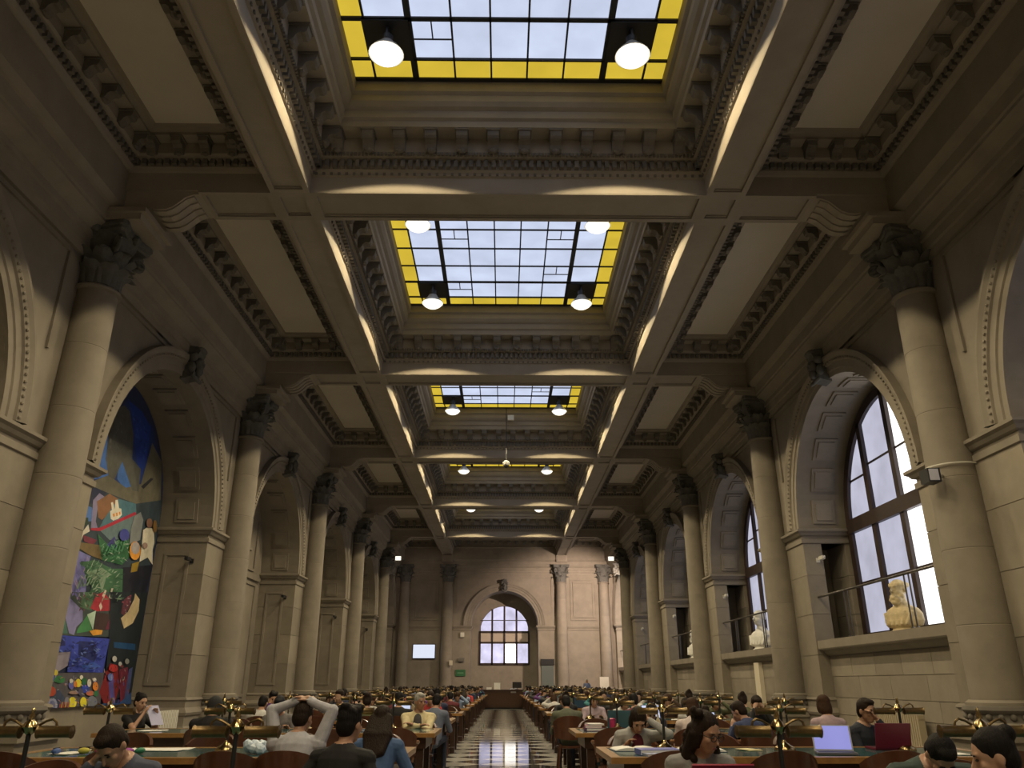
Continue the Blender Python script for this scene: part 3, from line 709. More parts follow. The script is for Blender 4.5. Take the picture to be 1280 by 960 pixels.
SHAPES = [
 (2,[(560,900),(600,700),(700,380),(900,120),(1090,340),(1180,700),(1180,960),(600,960)],(0.012,0.035,0.16)),
 (2,[(640,520),(760,330),(730,600),(760,730),(590,770)],(0.05,0.14,0.45)),
 (2,[(900,130),(1010,220),(1080,350),(1040,650),(990,760),(950,500),(930,250)],(0.01,0.04,0.28)),
 (2,[(820,620),(900,610),(930,840),(880,860),(810,760)],(0.05,0.15,0.46)),
 (2,[(580,790),(740,730),(880,830),(1000,800),(1090,470),(1170,600),(1180,930),(1000,960),(760,960),(640,850)],(0.13,0.12,0.085)),
 (2,[(800,200),(870,170),(910,220),(940,400),(930,600),(1000,680),(980,860),(930,850),(850,620),(790,760),(740,740),(720,600),(740,400)],(0.085,0.085,0.075)),
 (2,[(1000,820),(1080,750),(1100,760),(1020,840)],(0.02,0.02,0.03)),
 (3,[(440,30),(600,100),(830,190),(1040,160),(1030,330),(880,960),(230,960),(330,500)],(0.03,0.05,0.07)),
 (3,[(440,30),(600,100),(520,190),(400,190)],(0.015,0.02,0.06)),
 (3,[(400,190),(480,220),(500,330),(385,330)],(0.07,0.17,0.46)),
 (3,[(490,160),(540,105),(590,140),(530,200),(510,330),(530,400),(470,400)],(0.24,0.21,0.36)),
 (3,[(520,170),(620,110),(690,150),(640,250),(560,320),(530,300)],(0.24,0.11,0.05)),
 (3,[(540,380),(570,320),(690,150),(830,190),(835,262)],(0.07,0.18,0.24)),
 (3,[(545,405),(835,272),(790,400),(770,470),(620,480)],(0.13,0.20,0.22)),
 (3,[(470,385),(540,382),(825,255),(838,275),(545,408),(470,402)],(0.42,0.02,0.05)),
 (3,[(630,310),(625,250),(640,240),(632,180),(648,176),(662,235),(668,160),(686,158),(697,225),(715,230),(720,280),(690,310),(650,325)],(0.72,0.68,0.58)),
 (3,[(645,272),(660,266),(664,290),(650,296)],(0.70,0.28,0.04)),(3,[(670,264),(684,258),(688,284),(674,290)],(0.70,0.28,0.04)),(3,[(694,256),(706,252),(709,274),(697,280)],(0.70,0.28,0.04)),
 (3,[(350,410),(400,420),(450,355),(462,410),(410,440),(380,525),(385,440)],(0.66,0.62,0.54)),
 (3,[(380,300),(450,300),(450,350),(390,390)],(0.02,0.05,0.03)),
 (3,[(410,440),(520,480),(490,520),(415,490)],(0.18,0.03,0.06)),
 (3,[(340,480),(400,500),(540,520),(560,640),(460,600),(335,520)],(0.17,0.12,0.05)),
 (3,[(525,430),(600,510),(770,450),(790,600),(720,680),(560,640)],(0.03,0.15,0.06)),
 (3,[(600,520),(660,450),(690,520),(650,560)],(0.06,0.06,0.25)),
 (3,[(820,290),(870,255),(890,320),(865,480),(780,520),(790,400)],(0.22,0.24,0.25)),
 (3,[(890,400),(920,380),(975,390),(980,500),(965,560),(965,680),(925,620),(860,655),(880,500)],(0.66,0.62,0.50)),
 (3,[(320,540),(470,610),(460,650),(390,650),(440,800),(420,960),(225,960)],(0.17,0.17,0.42)),
 (3,[(380,660),(500,640),(640,710),(740,710),(720,960),(430,960),(480,860)],(0.05,0.15,0.075)),
 (3,[(430,740),(560,700),(640,760),(500,800)],(0.22,0.32,0.22)),(3,[(520,720),(600,760),(560,900),(540,820)],(0.20,0.30,0.20)),
 (3,[(730,700),(965,680),(900,960),(720,960)],(0.008,0.010,0.025)),
 (3,[(800,670),(860,650),(840,730),(790,740)],(0.30,0.20,0.02)),
 (4,[(300,0),(720,0),(700,360),(225,345)],(0.05,0.07,0.07)),
 (4,[(320,60),(370,50),(470,150),(470,230),(420,280),(400,345),(360,330),(320,150)],(0.24,0.23,0.46)),
 (4,[(260,160),(320,150),(350,330),(235,335),(240,210)],(0.06,0.16,0.13)),(4,[(268,150),(330,155),(325,185),(262,185)],(0.36,0.03,0.06)),
 (4,[(470,0),(560,0),(540,150),(450,120)],(0.08,0.16,0.09)),(4,[(690,20),(770,20),(750,160),(700,150)],(0.03,0.17,0.08)),
 (4,[(580,20),(640,0),(685,60),(690,150),(580,155),(530,130)],(0.40,0.03,0.05)),
 (4,[(625,30),(650,-20),(660,-10),(640,50)],(0.70,0.58,0.48)),(4,[(680,40),(700,-30),(715,-30),(690,50)],(0.70,0.62,0.54)),(4,[(600,110),(615,80),(628,120),(612,150)],(0.66,0.55,0.48)),
 (4,[(420,330),(430,295),(510,180),(545,310)],(0.06,0.24,0.09)),(4,[(505,180),(577,148),(552,305)],(0.45,0.60,0.47)),
 (4,[(580,160),(705,180),(665,300),(560,300)],(0.05,0.025,0.025)),(4,[(700,175),(712,180),(680,300),(650,300)],(0.16,0.02,0.06)),
 (4,[(525,312),(570,300),(630,306),(620,340),(550,348)],(0.72,0.33,0.04)),
 (4,[(690,0),(990,0),(860,800),(620,950),(680,380)],(0.010,0.018,0.028)),
 (4,[(890,10),(925,60),(918,150),(870,250),(800,292),(775,210),(830,160),(880,60)],(0.58,0.46,0.27)),
 (4,[(800,60),(860,20),(850,110),(800,190),(775,170)],(0.12,0.03,0.05)),
 (4,[(720,400),(890,415),(890,465),(720,445)],(0.01,0.07,0.20)),
 (4,[(220,340),(685,375),(630,645),(345,640),(375,480),(195,475)],(0.035,0.06,0.42)),
 (4,[(440,390),(560,400),(600,480),(560,560),(430,500)],(0.015,0.025,0.16)),(4,[(230,370),(330,360),(330,430),(210,440)],(0.015,0.02,0.14)),
 (4,[(450,590),(560,560),(620,600),(500,630)],(0.05,0.13,0.55)),
 (4,[(185,490),(372,478),(350,590),(250,650),(155,615)],(0.27,0.24,0.31)),
 (4,[(130,660),(345,645),(640,645),(600,960),(70,960)],(0.085,0.08,0.095)),
 (4,[(80,930),(130,780),(280,780),(330,850),(270,950)],(0.04,0.06,0.12)),
 (4,[(640,690),(690,570),(750,585),(765,760),(720,900),(640,930),(600,800)],(0.22,0.015,0.02)),
 (4,[(670,660),(710,650),(730,900),(690,900)],(0.10,0.08,0.34)),(4,[(760,620),(830,600),(840,700),(800,880),(770,880)],(0.17,0.02,0.05)),
 (4,[(840,620),(870,600),(850,760),(820,880),(800,860)],(0.06,0.08,0.22)),
 (4,[(590,930),(640,890),(760,890),(860,800),(850,960),(560,960)],(0.03,0.08,0.24)),
]
for c, ps, col in SHAPES: poly(T(c, ps), col)
ell(3,825,565,45,75,(0.70,0.30,0.04)); ell(3,828,545,34,50,(0.36,0.33,0.34)); ell(3,940,345,24,38,(0.20,0.10,0.07)); ell(3,985,370,16,50,(0.20,0.11,0.03)); ell(3,740,440,40,50,(0.05,0.06,0.32)); ell(3,905,525,20,25,(0.35,0.24,0.20))
for (u,v,a,b,col) in ((140,910,38,52,(0.26,0.28,0.46)),(228,905,40,58,(0.30,0.32,0.50)),(228,905,24,38,(0.16,0.17,0.34)),(388,885,32,46,(0.80,0.72,0.04)),(476,885,27,46,(0.80,0.72,0.04)),(545,880,40,50,(0.17,0.19,0.24)),
  (345,880,22,42,(0.18,0.18,0.24)),(210,680,36,42,(0.05,0.10,0.46)),(255,645,18,24,(0.62,0.52,0.06)),(285,700,42,30,(0.03,0.17,0.06)),(155,700,22,30,(0.03,0.15,0.06)),(220,795,36,40,(0.46,0.07,0.03)),(205,745,16,24,(0.68,0.38,0.08)),
  (380,745,24,32,(0.12,0.12,0.42)),(378,712,14,18,(0.66,0.66,0.62)),(435,728,24,34,(0.74,0.62,0.04)),(412,738,14,26,(0.66,0.22,0.03)),(460,683,14,18,(0.75,0.72,0.66)),(482,715,22,30,(0.02,0.14,0.05)),(490,775,30,34,(0.03,0.07,0.48)),
  (522,728,16,32,(0.70,0.64,0.60)),(572,755,22,36,(0.76,0.24,0.03)),(565,702,14,16,(0.74,0.72,0.68)),(530,810,34,20,(0.46,0.14,0.08)),(575,812,20,24,(0.03,0.15,0.07)),(400,805,40,14,(0.34,0.22,0.18)),(455,800,20,30,(0.10,0.09,0.16)),
  (725,535,18,24,(0.52,0.52,0.50)),(770,575,14,18,(0.46,0.48,0.48)),(825,555,17,22,(0.28,0.30,0.28)),(715,610,36,30,(0.46,0.03,0.03)),(692,680,22,30,(0.12,0.18,0.52)),(680,900,14,26,(0.50,0.30,0.22)),(140,790,26,50,(0.07,0.11,0.26))):
    ell(4, u, v, a, b, col)
for k in range(6): poly(T(4, [(275+k*15,950),(290+k*15,880),(296+k*15,880),(282+k*15,950)]), (0.55,0.30,0.04) if k % 2 else (0.40,0.03,0.03))
for k in range(7): poly(T(3, [(355+k*26,870-k*9),(400+k*30,760-k*6),(408+k*30,762-k*6),(368+k*26,872-k*9)]), (0.16,0.26,0.17))
for k in range(6): poly(T(3, [(570+k*28,600-k*6),(610+k*26,520-k*8),(618+k*26,524-k*8),(584+k*28,604-k*6)]), (0.06,0.24,0.12))
def inside(p, ps):
    c = False
    for i in range(len(ps)):
        (x0, y0), (x1, y1) = ps[i], ps[i-1]
        if (y0 > p[1]) != (y1 > p[1]) and p[0] < (x1-x0)*(p[1]-y0)/(y1-y0)+x0: c = not c
    return c
rs = random.Random(11)
def strokes(c, region, n, cols, ln, wd, ang):
    us = [p[0] for p in region]; vs = [p[1] for p in region]; k = 0; tries = 0
    while k < n and tries < n*12:
        tries += 1; p = (rs.uniform(min(us), max(us)), rs.uniform(min(vs), max(vs)))
        if not inside(p, region): continue
        a = math.radians(rs.uniform(*ang)); l = ln*rs.uniform(0.5,1.2); w = wd*rs.uniform(0.6,1.3); dx, dy = math.cos(a), math.sin(a)
        poly(T(c, [(p[0]-dx*l, p[1]-dy*l), (p[0]+dy*w, p[1]-dx*w), (p[0]+dx*l, p[1]+dy*l), (p[0]-dy*w, p[1]+dx*w)]), rs.choice(cols)); layer[0] -= 0.8; k += 1
strokes(4, [(225,348),(675,382),(625,635),(350,632),(380,475),(205,468)], 110, [(0.012,0.018,0.10),(0.02,0.035,0.24),(0.06,0.10,0.50),(0.10,0.16,0.48)], 20, 6, (-60,60))
strokes(3, [(530,440),(600,510),(765,460),(785,600),(720,675),(565,635)], 60, [(0.02,0.09,0.04),(0.07,0.26,0.12),(0.16,0.32,0.20),(0.30,0.38,0.30)], 20, 4, (-80,80))
strokes(3, [(390,670),(500,645),(640,715),(735,715),(715,955),(440,955),(480,860)], 90, [(0.02,0.08,0.04),(0.10,0.24,0.13),(0.24,0.34,0.25),(0.34,0.40,0.33)], 28, 4, (-75,30))
strokes(3, [(325,545),(465,610),(440,800),(415,955),(235,955)], 30, [(0.24,0.20,0.40),(0.12,0.10,0.34),(0.30,0.22,0.36)], 30, 7, (40,120))
strokes(4, [(450,10),(570,10),(540,150),(430,140)], 24, [(0.02,0.07,0.03),(0.20,0.28,0.20),(0.14,0.05,0.05)], 20, 4, (20,120))
strokes(4, [(120,700),(330,660),(590,690),(590,940),(90,940)], 70, [(0.22,0.22,0.40),(0.46,0.20,0.14),(0.30,0.30,0.34),(0.04,0.07,0.28),(0.05,0.20,0.09),(0.50,0.46,0.40),(0.03,0.03,0.04)], 15, 4, (-90,90))
strokes(4, [(640,600),(750,580),(850,600),(830,860),(660,920)], 40, [(0.30,0.03,0.04),(0.09,0.07,0.28),(0.02,0.02,0.03),(0.36,0.30,0.28)], 24, 4, (70,110))
strokes(4, [(780,60),(860,10),(850,110),(800,190)], 16, [(0.26,0.05,0.08),(0.05,0.03,0.06),(0.30,0.26,0.28)], 12, 5, (-90,90))
strokes(2, [(740,300),(900,200),(935,600),(860,620),(760,700)], 30, [(0.06,0.06,0.055),(0.11,0.11,0.095)], 24, 5, (40,140))
strokes(2, [(930,220),(1060,350),(1030,640),(960,520)], 24, [(0.006,0.02,0.14),(0.02,0.08,0.36)], 22, 5, (40,140))
PNT.build('painting', PMATS, root)
# ================================================================== FURNITURE
TABY = [4.72] + [4.45 + 3.45*k for k in range(1, 14)]
XR0, XL0, TLEN, TW = 0.86, -0.94, 3.54, 1.2
def table_parts(L):
    """a reading table, its aisle end at x=0, running to +x"""
    t = MB(); t.box(0.09, L-0.09, -TW/2+0.09, TW/2-0.09, 0.735, 0.762)
    e = MB()
    for (x0,x1,y0,y1) in ((0,L,-TW/2,-TW/2+0.09),(0,L,TW/2-0.09,TW/2),(0,0.09,-TW/2+0.09,TW/2-0.09),(L-0.09,L,-TW/2+0.09,TW/2-0.09)): e.box(x0,x1,y0,y1,0.715,0.765)
    a = MB(); a.box(0.12, L-0.12, -TW/2+0.10, -TW/2+0.13, 0.58, 0.715); a.box(0.12, L-0.12, TW/2-0.13, TW/2-0.10, 0.58, 0.715); a.box(0.12,0.15,-TW/2+0.13,TW/2-0.13,0.58,0.715); a.box(L-0.15,L-0.12,-TW/2+0.13,TW/2-0.13,0.58,0.715)
    f = MB(); f.box(0.2, L-0.2, -0.03, 0.03, 0.14, 0.22)
    g = MB(); g.prism([(-0.05,0.0),(0.05,0.0),(0.05,0.1),(0.035,0.12),(0.045,0.6),(0.05,0.72),(-0.05,0.72),(-0.045,0.6),(-0.035,0.12),(-0.05,0.1)], -0.05, 0.05, 'x')
    return [('table_top', t.mesh('table_top', TOPG)), ('wooden_edge', e.mesh('wooden_edge', EDGEW)), ('apron', a.mesh('apron', DARKW)), ('foot_rail', f.mesh('foot_rail', DARKW))], g.mesh('leg', DARKW)
TP = {}
def table(side, k, L=TLEN):
    if L not in TP: TP[L] = table_parts(L)
    sn = 'left' if side < 0 else 'right'
    t = thing('reading_table', 'long wooden reading table with blue-green glass top, %s row, %s of the aisle' % (ORD[k], sn), 'table', ((XR0 if side > 0 else XL0-L), TABY[k], 0), 0, 'reading tables')
    parts, leg = TP[L]
    for n, me in parts: link(n, me, t)
    for x in (0.2, L/2, L-0.2):
        for y in (-0.42, 0.42): link('leg', leg, t, (x, y, 0))
    return t
# brass table lamp: base, stem, hub, two arms, two long tubular shades
m = MB(); m.lathe([(0.10,0.0),(0.10,0.012),(0.085,0.03),(0.05,0.05),(0.025,0.07),(0.016,0.09)], 14); LB = m.mesh('lamp_base', BRASSL, 50)
m = MB(); m.tube([(0,0,0.07),(0,0,0.36)], 0.013, 8); LST = m.mesh('stem', IRON, 50)
m = MB(); m.lathe([(0.014,0.33),(0.03,0.345),(0.045,0.37),(0.03,0.395),(0.012,0.41),(0.016,0.425),(0.008,0.445),(0.012,0.455),(0.002,0.47)], 12); LH = m.mesh('finial', BRASSL, 50)
m = MB(); m.tube([(0.02,0,0.365),(0.05,0,0.38),(0.085,0,0.40),(0.12,0,0.41),(0.142,0,0.395),(0.148,0,0.37)], 0.007, 6); LA = m.mesh('arm', BRASS, 50)
m = MB(); rr = []
for x, r in ((0.042,0.018),(0.050,0.036),(0.060,0.031),(0.228,0.031),(0.238,0.036),(0.246,0.018)):
    rr.append([(x, r*math.cos(2*math.pi*i/14), 0.345+r*math.sin(2*math.pi*i/14)) for i in range(14)])
m.loft(rr); LSH = m.mesh('tubular_shade', BRASS, 40)
def table_lamp(x, y, label, rz=0.0):
    t = thing('table_lamp', label, 'lamp', (x, y, 0.762), rz, 'brass reading lamps')
    link('lamp_base', LB, t); link('stem', LST, t); link('finial', LH, t)
    for a in (0, math.pi): link('arm', LA, t, (0,0,0), a); link('tubular_shade', LSH, t, (0,0,0), a)
# chair: bowed back panel, arms, seat, four legs.  Sitter faces +y
def chair_meshes():
    s = MB(); s.lathe([(0.20,0.375),(0.225,0.38),(0.225,0.405),(0.20,0.412)], 16)
    b = MB(); rings = []
    for k in range(13):
        a = math.radians(200+140*k/12); x, y = 0.25*math.cos(a), 0.03+0.25*math.sin(a); u, w = math.cos(a)*0.018, math.sin(a)*0.018
        q = abs(k-6)/6; zt = 0.865-0.11*q**2.2; zb = 0.50+0.03*q
        rings.append([(x-u,y-w,zb),(x+u,y+w,zb),(x+u*2.2,y+w*2.2,zt),(x-u+u*1.4,y-w+w*1.4,zt)])
    b.loft(rings)
    arms = []
    for q in (-1,1):
        a = MB(); a.tube([(q*0.235,-0.06,0.70),(q*0.262,0.03,0.685),(q*0.268,0.12,0.68),(q*0.25,0.19,0.665),(q*0.235,0.21,0.63)], [0.02,0.022,0.024,0.024,0.016], 8)
        a.tube([(q*0.245,0.17,0.66),(q*0.20,0.16,0.45)], 0.014, 6); arms.append(a.mesh('armrest', ARMW, 50))
    legs = [MB().tube([(qx*0.16,qy*0.16,0.44),(qx*0.205,qy*0.205,0.0)], [0.022,0.014], 7).mesh('leg', CHAIRW, 50) for qx in (-1,1) for qy in (-1,1)]
    return [('seat', s.mesh('seat', CHAIRW, 40)), ('backrest', b.mesh('backrest', CHAIRW, 40))] + [('armrest', a) for a in arms] + [('leg', l) for l in legs]
CHP = chair_meshes()
def joined(parts, mats):
    mb = MB()
    for n, me in parts:
        mi = mats.index(me.materials[0]); mb.add([v.co for v in me.vertices], [tuple(p.vertices) for p in me.polygons], mi)
    return mb.mesh('chair_far', mats, 40)
CHF = joined(CHP, [CHAIRW, ARMW])
SEATX = [0.45, 1.33, 2.21, 3.09]
def chair(x, y, rz, label, far=False):
    if far: return tag(link('chair', CHF, None, (x,y,0), rz), label, 'chair', 'wooden reading-room chairs')
    t = thing('chair', label, 'chair', (x,y,0), rz, 'wooden reading-room chairs')
    for n, me in CHP: link(n, me, t)
    return t
for k in range(14):
    for side in (-1, 1):
        L = 4.36 if (side < 0 and k == 2) else TLEN
        table(side, k, L); sn = 'left' if side < 0 else 'right'
        for j in range(3):
            off = (0.62, 1.77, 2.93)[j]; x = XR0+off if side > 0 else XL0-off
            table_lamp(x, TABY[k]+(0.2 if k == 1 else 0.0), 'brass two-armed reading lamp, %s from the aisle on the %s %s table' % (ORD[j], ORD[k], sn))

# ================================================================== PEOPLE
SKINS = [(0.42,0.24,0.16), (0.36,0.19,0.12), (0.48,0.29,0.20), (0.26,0.13,0.08)]
def cloth(col): return mat('cloth_%d_%d_%d' % tuple(int(255*v) for v in col), col, 0.85, noise=0.18, scale=14, bump=0.12)
def skin(i): return mat('skin_%d' % i, SKINS[i], 0.5, noise=0.06, scale=20)
def hairm(col):
    nm = 'hair_%d_%d_%d' % tuple(int(1000*v) for v in col)
    if nm in MATS: return MATS[nm]
    m = mat(nm, col, 0.62, noise=0.4, scale=1.0, bump=0.5, spec=0.18); nt = m.node_tree      # strands: noise drawn out lengthwise
    n = [q for q in nt.nodes if q.type == 'TEX_NOISE'][0]; tc = [q for q in nt.nodes if q.type == 'TEX_COORD'][0]
    mp = nt.nodes.new('ShaderNodeMapping'); mp.inputs['Scale'].default_value = (110, 110, 9)
    nt.links.new(tc.outputs['Object'], mp.inputs[0]); nt.links.new(mp.outputs[0], n.inputs['Vector']); return m
OBJTOP = mat('cloth_dyed', (0.2,0.2,0.2), 0.85, noise=0.18, scale=14, bump=0.12, objcol=True)
HB_, HD, HG, HL = (0.020,0.012,0.008), (0.009,0.007,0.007), (0.36,0.35,0.33), (0.045,0.022,0.011)
def ik(a, b, l1, l2, hint):
    d = b-a; L = min(d.length, (l1+l2)*0.998); d = d.normalized(); b = a+d*L
    x = (l1*l1-l2*l2+L*L)/(2*L); h = math.sqrt(max(0, l1*l1-x*x)); hv = hint - d*hint.dot(d)
    if hv.length < 1e-4: hv = Vector((0,0,-1)) - d*(-d.z)
    return a+d*x+hv.normalized()*h, b
def remesh(mb, vox, smooth_it=2):
    me = bpy.data.meshes.new('tmp'); me.from_pydata(mb.v, [], mb.f); ob = bpy.data.objects.new('tmp', me); COL.objects.link(ob)
    r = ob.modifiers.new('r', 'REMESH'); r.mode = 'VOXEL'; r.voxel_size = vox; r.use_smooth_shade = True
    if smooth_it: q = ob.modifiers.new('s', 'SMOOTH'); q.factor = 0.5; q.iterations = smooth_it
    dg = bpy.context.evaluated_depsgraph_get(); out = bpy.data.meshes.new_from_object(ob.evaluated_get(dg))
    bpy.data.objects.remove(ob, do_unlink=True); bpy.data.meshes.remove(me); return out
def dist_seg(P, a, b):
    a = np.array(a); b = np.array(b); d = b-a; t = np.clip(((P-a)@d)/max(d@d, 1e-9), 0, 1); return np.linalg.norm(P-(a+t[:,None]*d), axis=1)
def person_meshes(lean=12, side=0, head=(20,0,0), rh=None, lh=None, eR=None, eL=None, sleeves='long', hair='short', scale=1.0, vox=0.012, fem=False, legs=True, stand=False, bulk=1.0, hscale=1.0):
    """seated figure, hips over the origin, facing +y; returns body mesh, hair mesh, face meshes"""
    mb = MB(); bones = []
    hz = 0.92 if stand else 0.515
    A = math.radians(lean); Bs = math.radians(side)
    R = Matrix.Rotation(-A, 3, 'X') @ Matrix.Rotation(Bs, 3, 'Y'); hip = Vector((0,0,hz))
    def sp(x, y, z): return hip + R @ Vector((x, y, z))
    w = (0.92 if fem else 1.0)*bulk
    rings = []
    for (z, rx, ry, oy) in ((-0.12,0.10,0.08,0),(-0.09,0.155,0.115,0),(0.0,0.175,0.125,0),(0.10,0.172,0.135,0.008),(0.20,0.168,0.135,0.010),(0.32,0.178,0.135,0.004),(0.41,0.186,0.125,-0.004),(0.465,0.165,0.100,-0.012),(0.505,0.105,0.078,-0.016),(0.535,0.066,0.062,-0.014)):
        rings.append([sp(rx*w*math.cos(2*math.pi*i/18), oy+ry*bulk*math.sin(2*math.pi*i/18), z) for i in range(18)])
    mb.loft(rings)
    bones += [(sp(0,0,0.0), sp(0,0,0.34), 0.15, 1), (sp(-0.1,0,0.42), sp(0.1,0,0.42), 0.095, 1)]
    if fem: 
        for q in (-1,1): mb.ellipsoid(sp(q*0.07,0.09,0.32), (0.065,0.055,0.065))
    # head
    hp, hy, hr = [math.radians(v) for v in head]
    HR = R @ Matrix.Rotation(A, 3, 'X') if False else Matrix.Identity(3)
    HR = Matrix.Rotation(hy, 3, 'Z') @ Matrix.Rotation(-hp, 3, 'X') @ Matrix.Rotation(hr, 3, 'Y')
    nb_ = sp(0,-0.01,0.51); hc = nb_ + R @ Vector((0,0.012,0.040)) + HR @ Vector((0,0.025,0.108))
    def hd(x, y, z): return hc + HR @ (Vector((x, y, z))*hscale)
    mb.capsule(nb_, hc + HR @ Vector((0,-0.015,-0.04)), 0.058 if not fem else 0.05, 0.052 if not fem else 0.046)
    mb.ellipsoid(hd(0,-0.008,0.022), (0.076*hscale,0.096*hscale,0.098*hscale), HR, 16, 12)
    mb.ellipsoid(hd(0,0.018,-0.035), (0.064*hscale,0.075*hscale,0.075*hscale), HR, 14, 10); mb.ellipsoid(hd(0,0.045,-0.085), (0.042*hscale,0.04*hscale,0.032*hscale), HR, 10, 8)
    mb.ellipsoid(hd(0,0.074,0.032), (0.052*hscale,0.016*hscale,0.014*hscale), HR, 10, 6)
    mb.capsule(hd(0,0.086,0.012), hd(0,0.110,-0.024), 0.010*hscale, 0.014*hscale, 8); mb.ellipsoid(hd(0,0.086,-0.062), (0.024*hscale,0.012*hscale,0.012*hscale), HR, 8, 6)
    for q in (-1,1):
        mb.ellipsoid(hd(q*0.076,-0.012,-0.008), (0.012*hscale,0.022*hscale,0.034*hscale), HR, 8, 6); mb.ellipsoid(hd(q*0.042,0.062,-0.022), (0.022*hscale,0.022*hscale,0.022*hscale), HR, 8, 6)
    bones += [(hd(0,0,0.05), hd(0,0.02,-0.06), 0.085, 0), (nb_ + R @ Vector((0,0.01,0.02)), hd(0,-0.01,-0.04), 0.058, 0)]
    # arms
    for q, tgt, eh in ((1, rh, eR), (-1, lh, eL)):
        sh = sp(q*0.185*w, -0.005, 0.43)
        if tgt is None: tgt = (q*0.12, 0.42, 0.80)
        if isinstance(tgt, str):
            if tgt == 'forehead': tgt = hd(q*0.075,0.115,0.000)
            elif tgt == 'cheek': tgt = hd(q*0.075,0.075,-0.07)
            elif tgt == 'mouth': tgt = hd(q*0.03,0.118,-0.07)
            elif tgt == 'temple': tgt = hd(q*0.105,0.02,0.03)
            elif tgt == 'crown': tgt = hd(q*0.045,-0.055,0.135)
            elif tgt == 'down': tgt = sh + Vector((q*0.06,0.08,-0.5))
        tgt = Vector(tgt); eh = Vector(eh) if eh else Vector((q*0.5,-0.35,-0.8))
        wrist_t = tgt
        el, wr = ik(sh, wrist_t, 0.29, 0.25, eh)
        fd = (wr-el).normalized()
        mb.capsule(sp(q*0.09*w,-0.008,0.44), sh, 0.078, 0.070*bulk); mb.capsule(sh, el, 0.066*bulk if sleeves == 'long' else 0.060, 0.054*bulk if sleeves == 'long' else 0.044)
        fr0, fr1 = (0.052, 0.037) if sleeves == 'long' else (0.038, 0.025)
        mb.capsule(el, wr - fd*0.02, fr0, fr1); mb.capsule(wr - fd*0.03, wr + fd*0.02, 0.023, 0.024, 8)
        side_v = fd.cross(Vector((0,0,1)))
        if side_v.length < 0.2: side_v = Vector((1,0,0))
        side_v.normalize(); nrm = side_v.cross(fd).normalized()
        pc = wr + fd*0.055
        mb.ellipsoid(pc, (0.044,0.052,0.020), Matrix((side_v, fd, nrm)).transposed(), 10, 8)
        for j, (o, ln) in enumerate(((-0.030,0.062),(-0.010,0.074),(0.010,0.070),(0.030,0.054))):
            b0 = wr + fd*0.085 + side_v*o; b1 = b0 + (fd*0.9 - nrm*0.25 + side_v*o*3).normalized()*ln*0.55; b2 = b1 + (fd*0.6 - nrm*0.75).normalized()*ln*0.5
            mb.capsule(b0, b1, 0.0095, 0.009, 6); mb.capsule(b1, b2, 0.009, 0.0075, 6)
        th = -q
        b0 = wr + fd*0.03 + side_v*0.03*th; b1 = b0 + (fd*0.6 + side_v*0.7*th - nrm*0.3).normalized()*0.04; mb.capsule(b0, b1, 0.012, 0.010, 6); mb.capsule(b1, b1+(fd*0.95-nrm*0.3).normalized()*0.03, 0.010, 0.008, 6)
        bones += [(sp(q*0.12*w,0,0.445), sh, 0.066, 1)]
        if sleeves == 'short':
            mid = sh+(el-sh)*0.6; bones += [(sh, mid, 0.056, 1), (mid+(el-sh).normalized()*0.06, el, 0.044, 0), (el, wr, 0.034, 0)]
        else: bones += [(sh, el, 0.06, 1), (el, wr-fd*0.03, 0.044, 1)]
        bones += [(wr+fd*0.01, wr+fd*0.13, 0.03, 0)]
    # legs
    if legs:
        for q in (-1,1):
            h0 = hip + Vector((q*0.09,0.0,-0.03))
            if stand: kn = Vector((q*0.10,0.02,0.50)); an = Vector((q*0.10,-0.02,0.09))
            else: kn = Vector((q*0.11,0.43,0.52)); an = Vector((q*0.12,0.40,0.10))
            mb.capsule(h0, kn, 0.085*bulk, 0.060); mb.capsule(kn, an, 0.057, 0.040); mb.capsule(an, an+Vector((0,0,-0.04)), 0.04, 0.04)
            mb.capsule(an+Vector((0,-0.03,-0.055)), an+Vector((q*0.02,0.15,-0.065)), 0.038, 0.032)
            bones += [(h0, kn, 0.075, 2), (kn, an, 0.05, 2), (an+Vector((0,-0.02,-0.06)), an+Vector((q*0.02,0.15,-0.065)), 0.035, 3)]
    me = remesh(mb, vox, 2)
    P = np.empty(len(me.polygons)*3); me.polygons.foreach_get('center', P); P = P.reshape(-1,3)
    D = np.stack([dist_seg(P, a, b)-r for a, b, r, k in bones]); reg = np.array([k for *_, k in bones])[D.argmin(0)]
    me.polygons.foreach_set('material_index', reg.astype(np.int32)); me.polygons.foreach_set('use_smooth', [True]*len(me.polygons))
    # hair
    hb = MB(); hs = hscale
    def he(x,y,z,a,b,c): hb.ellipsoid(hd(x,y,z), (a*hs,b*hs,c*hs), HR, 14, 10)
    if hair != 'bald':
        he(0,-0.022,0.040,0.086,0.100,0.098)
        he(0,-0.055,-0.01,0.078,0.062,0.085)
        if hair in ('short','messy'): he(0,0.030,0.098,0.060,0.055,0.032)
        if hair == 'messy':
            for k in range(14):
                a = 2*math.pi*k/14; he(0.06*math.cos(a), -0.02+0.07*math.sin(a), 0.095+0.02*math.sin(3*a), 0.030,0.030,0.030)
        if hair in ('long','bob','curly'):
            for q in (-1,1): he(q*0.072,-0.012,-0.02,0.028,0.050,0.085)
        if hair == 'bun': he(0,-0.105,0.085,0.045,0.042,0.045); he(0,0.005,0.088,0.064,0.06,0.032)
        if hair == 'hood': he(0,-0.03,0.02,0.100,0.108,0.118); he(0,-0.05,-0.09,0.105,0.085,0.07)
        if hair == 'bob': he(0,-0.048,-0.055,0.088,0.068,0.105); he(0,-0.02,0.05,0.090,0.10,0.09)
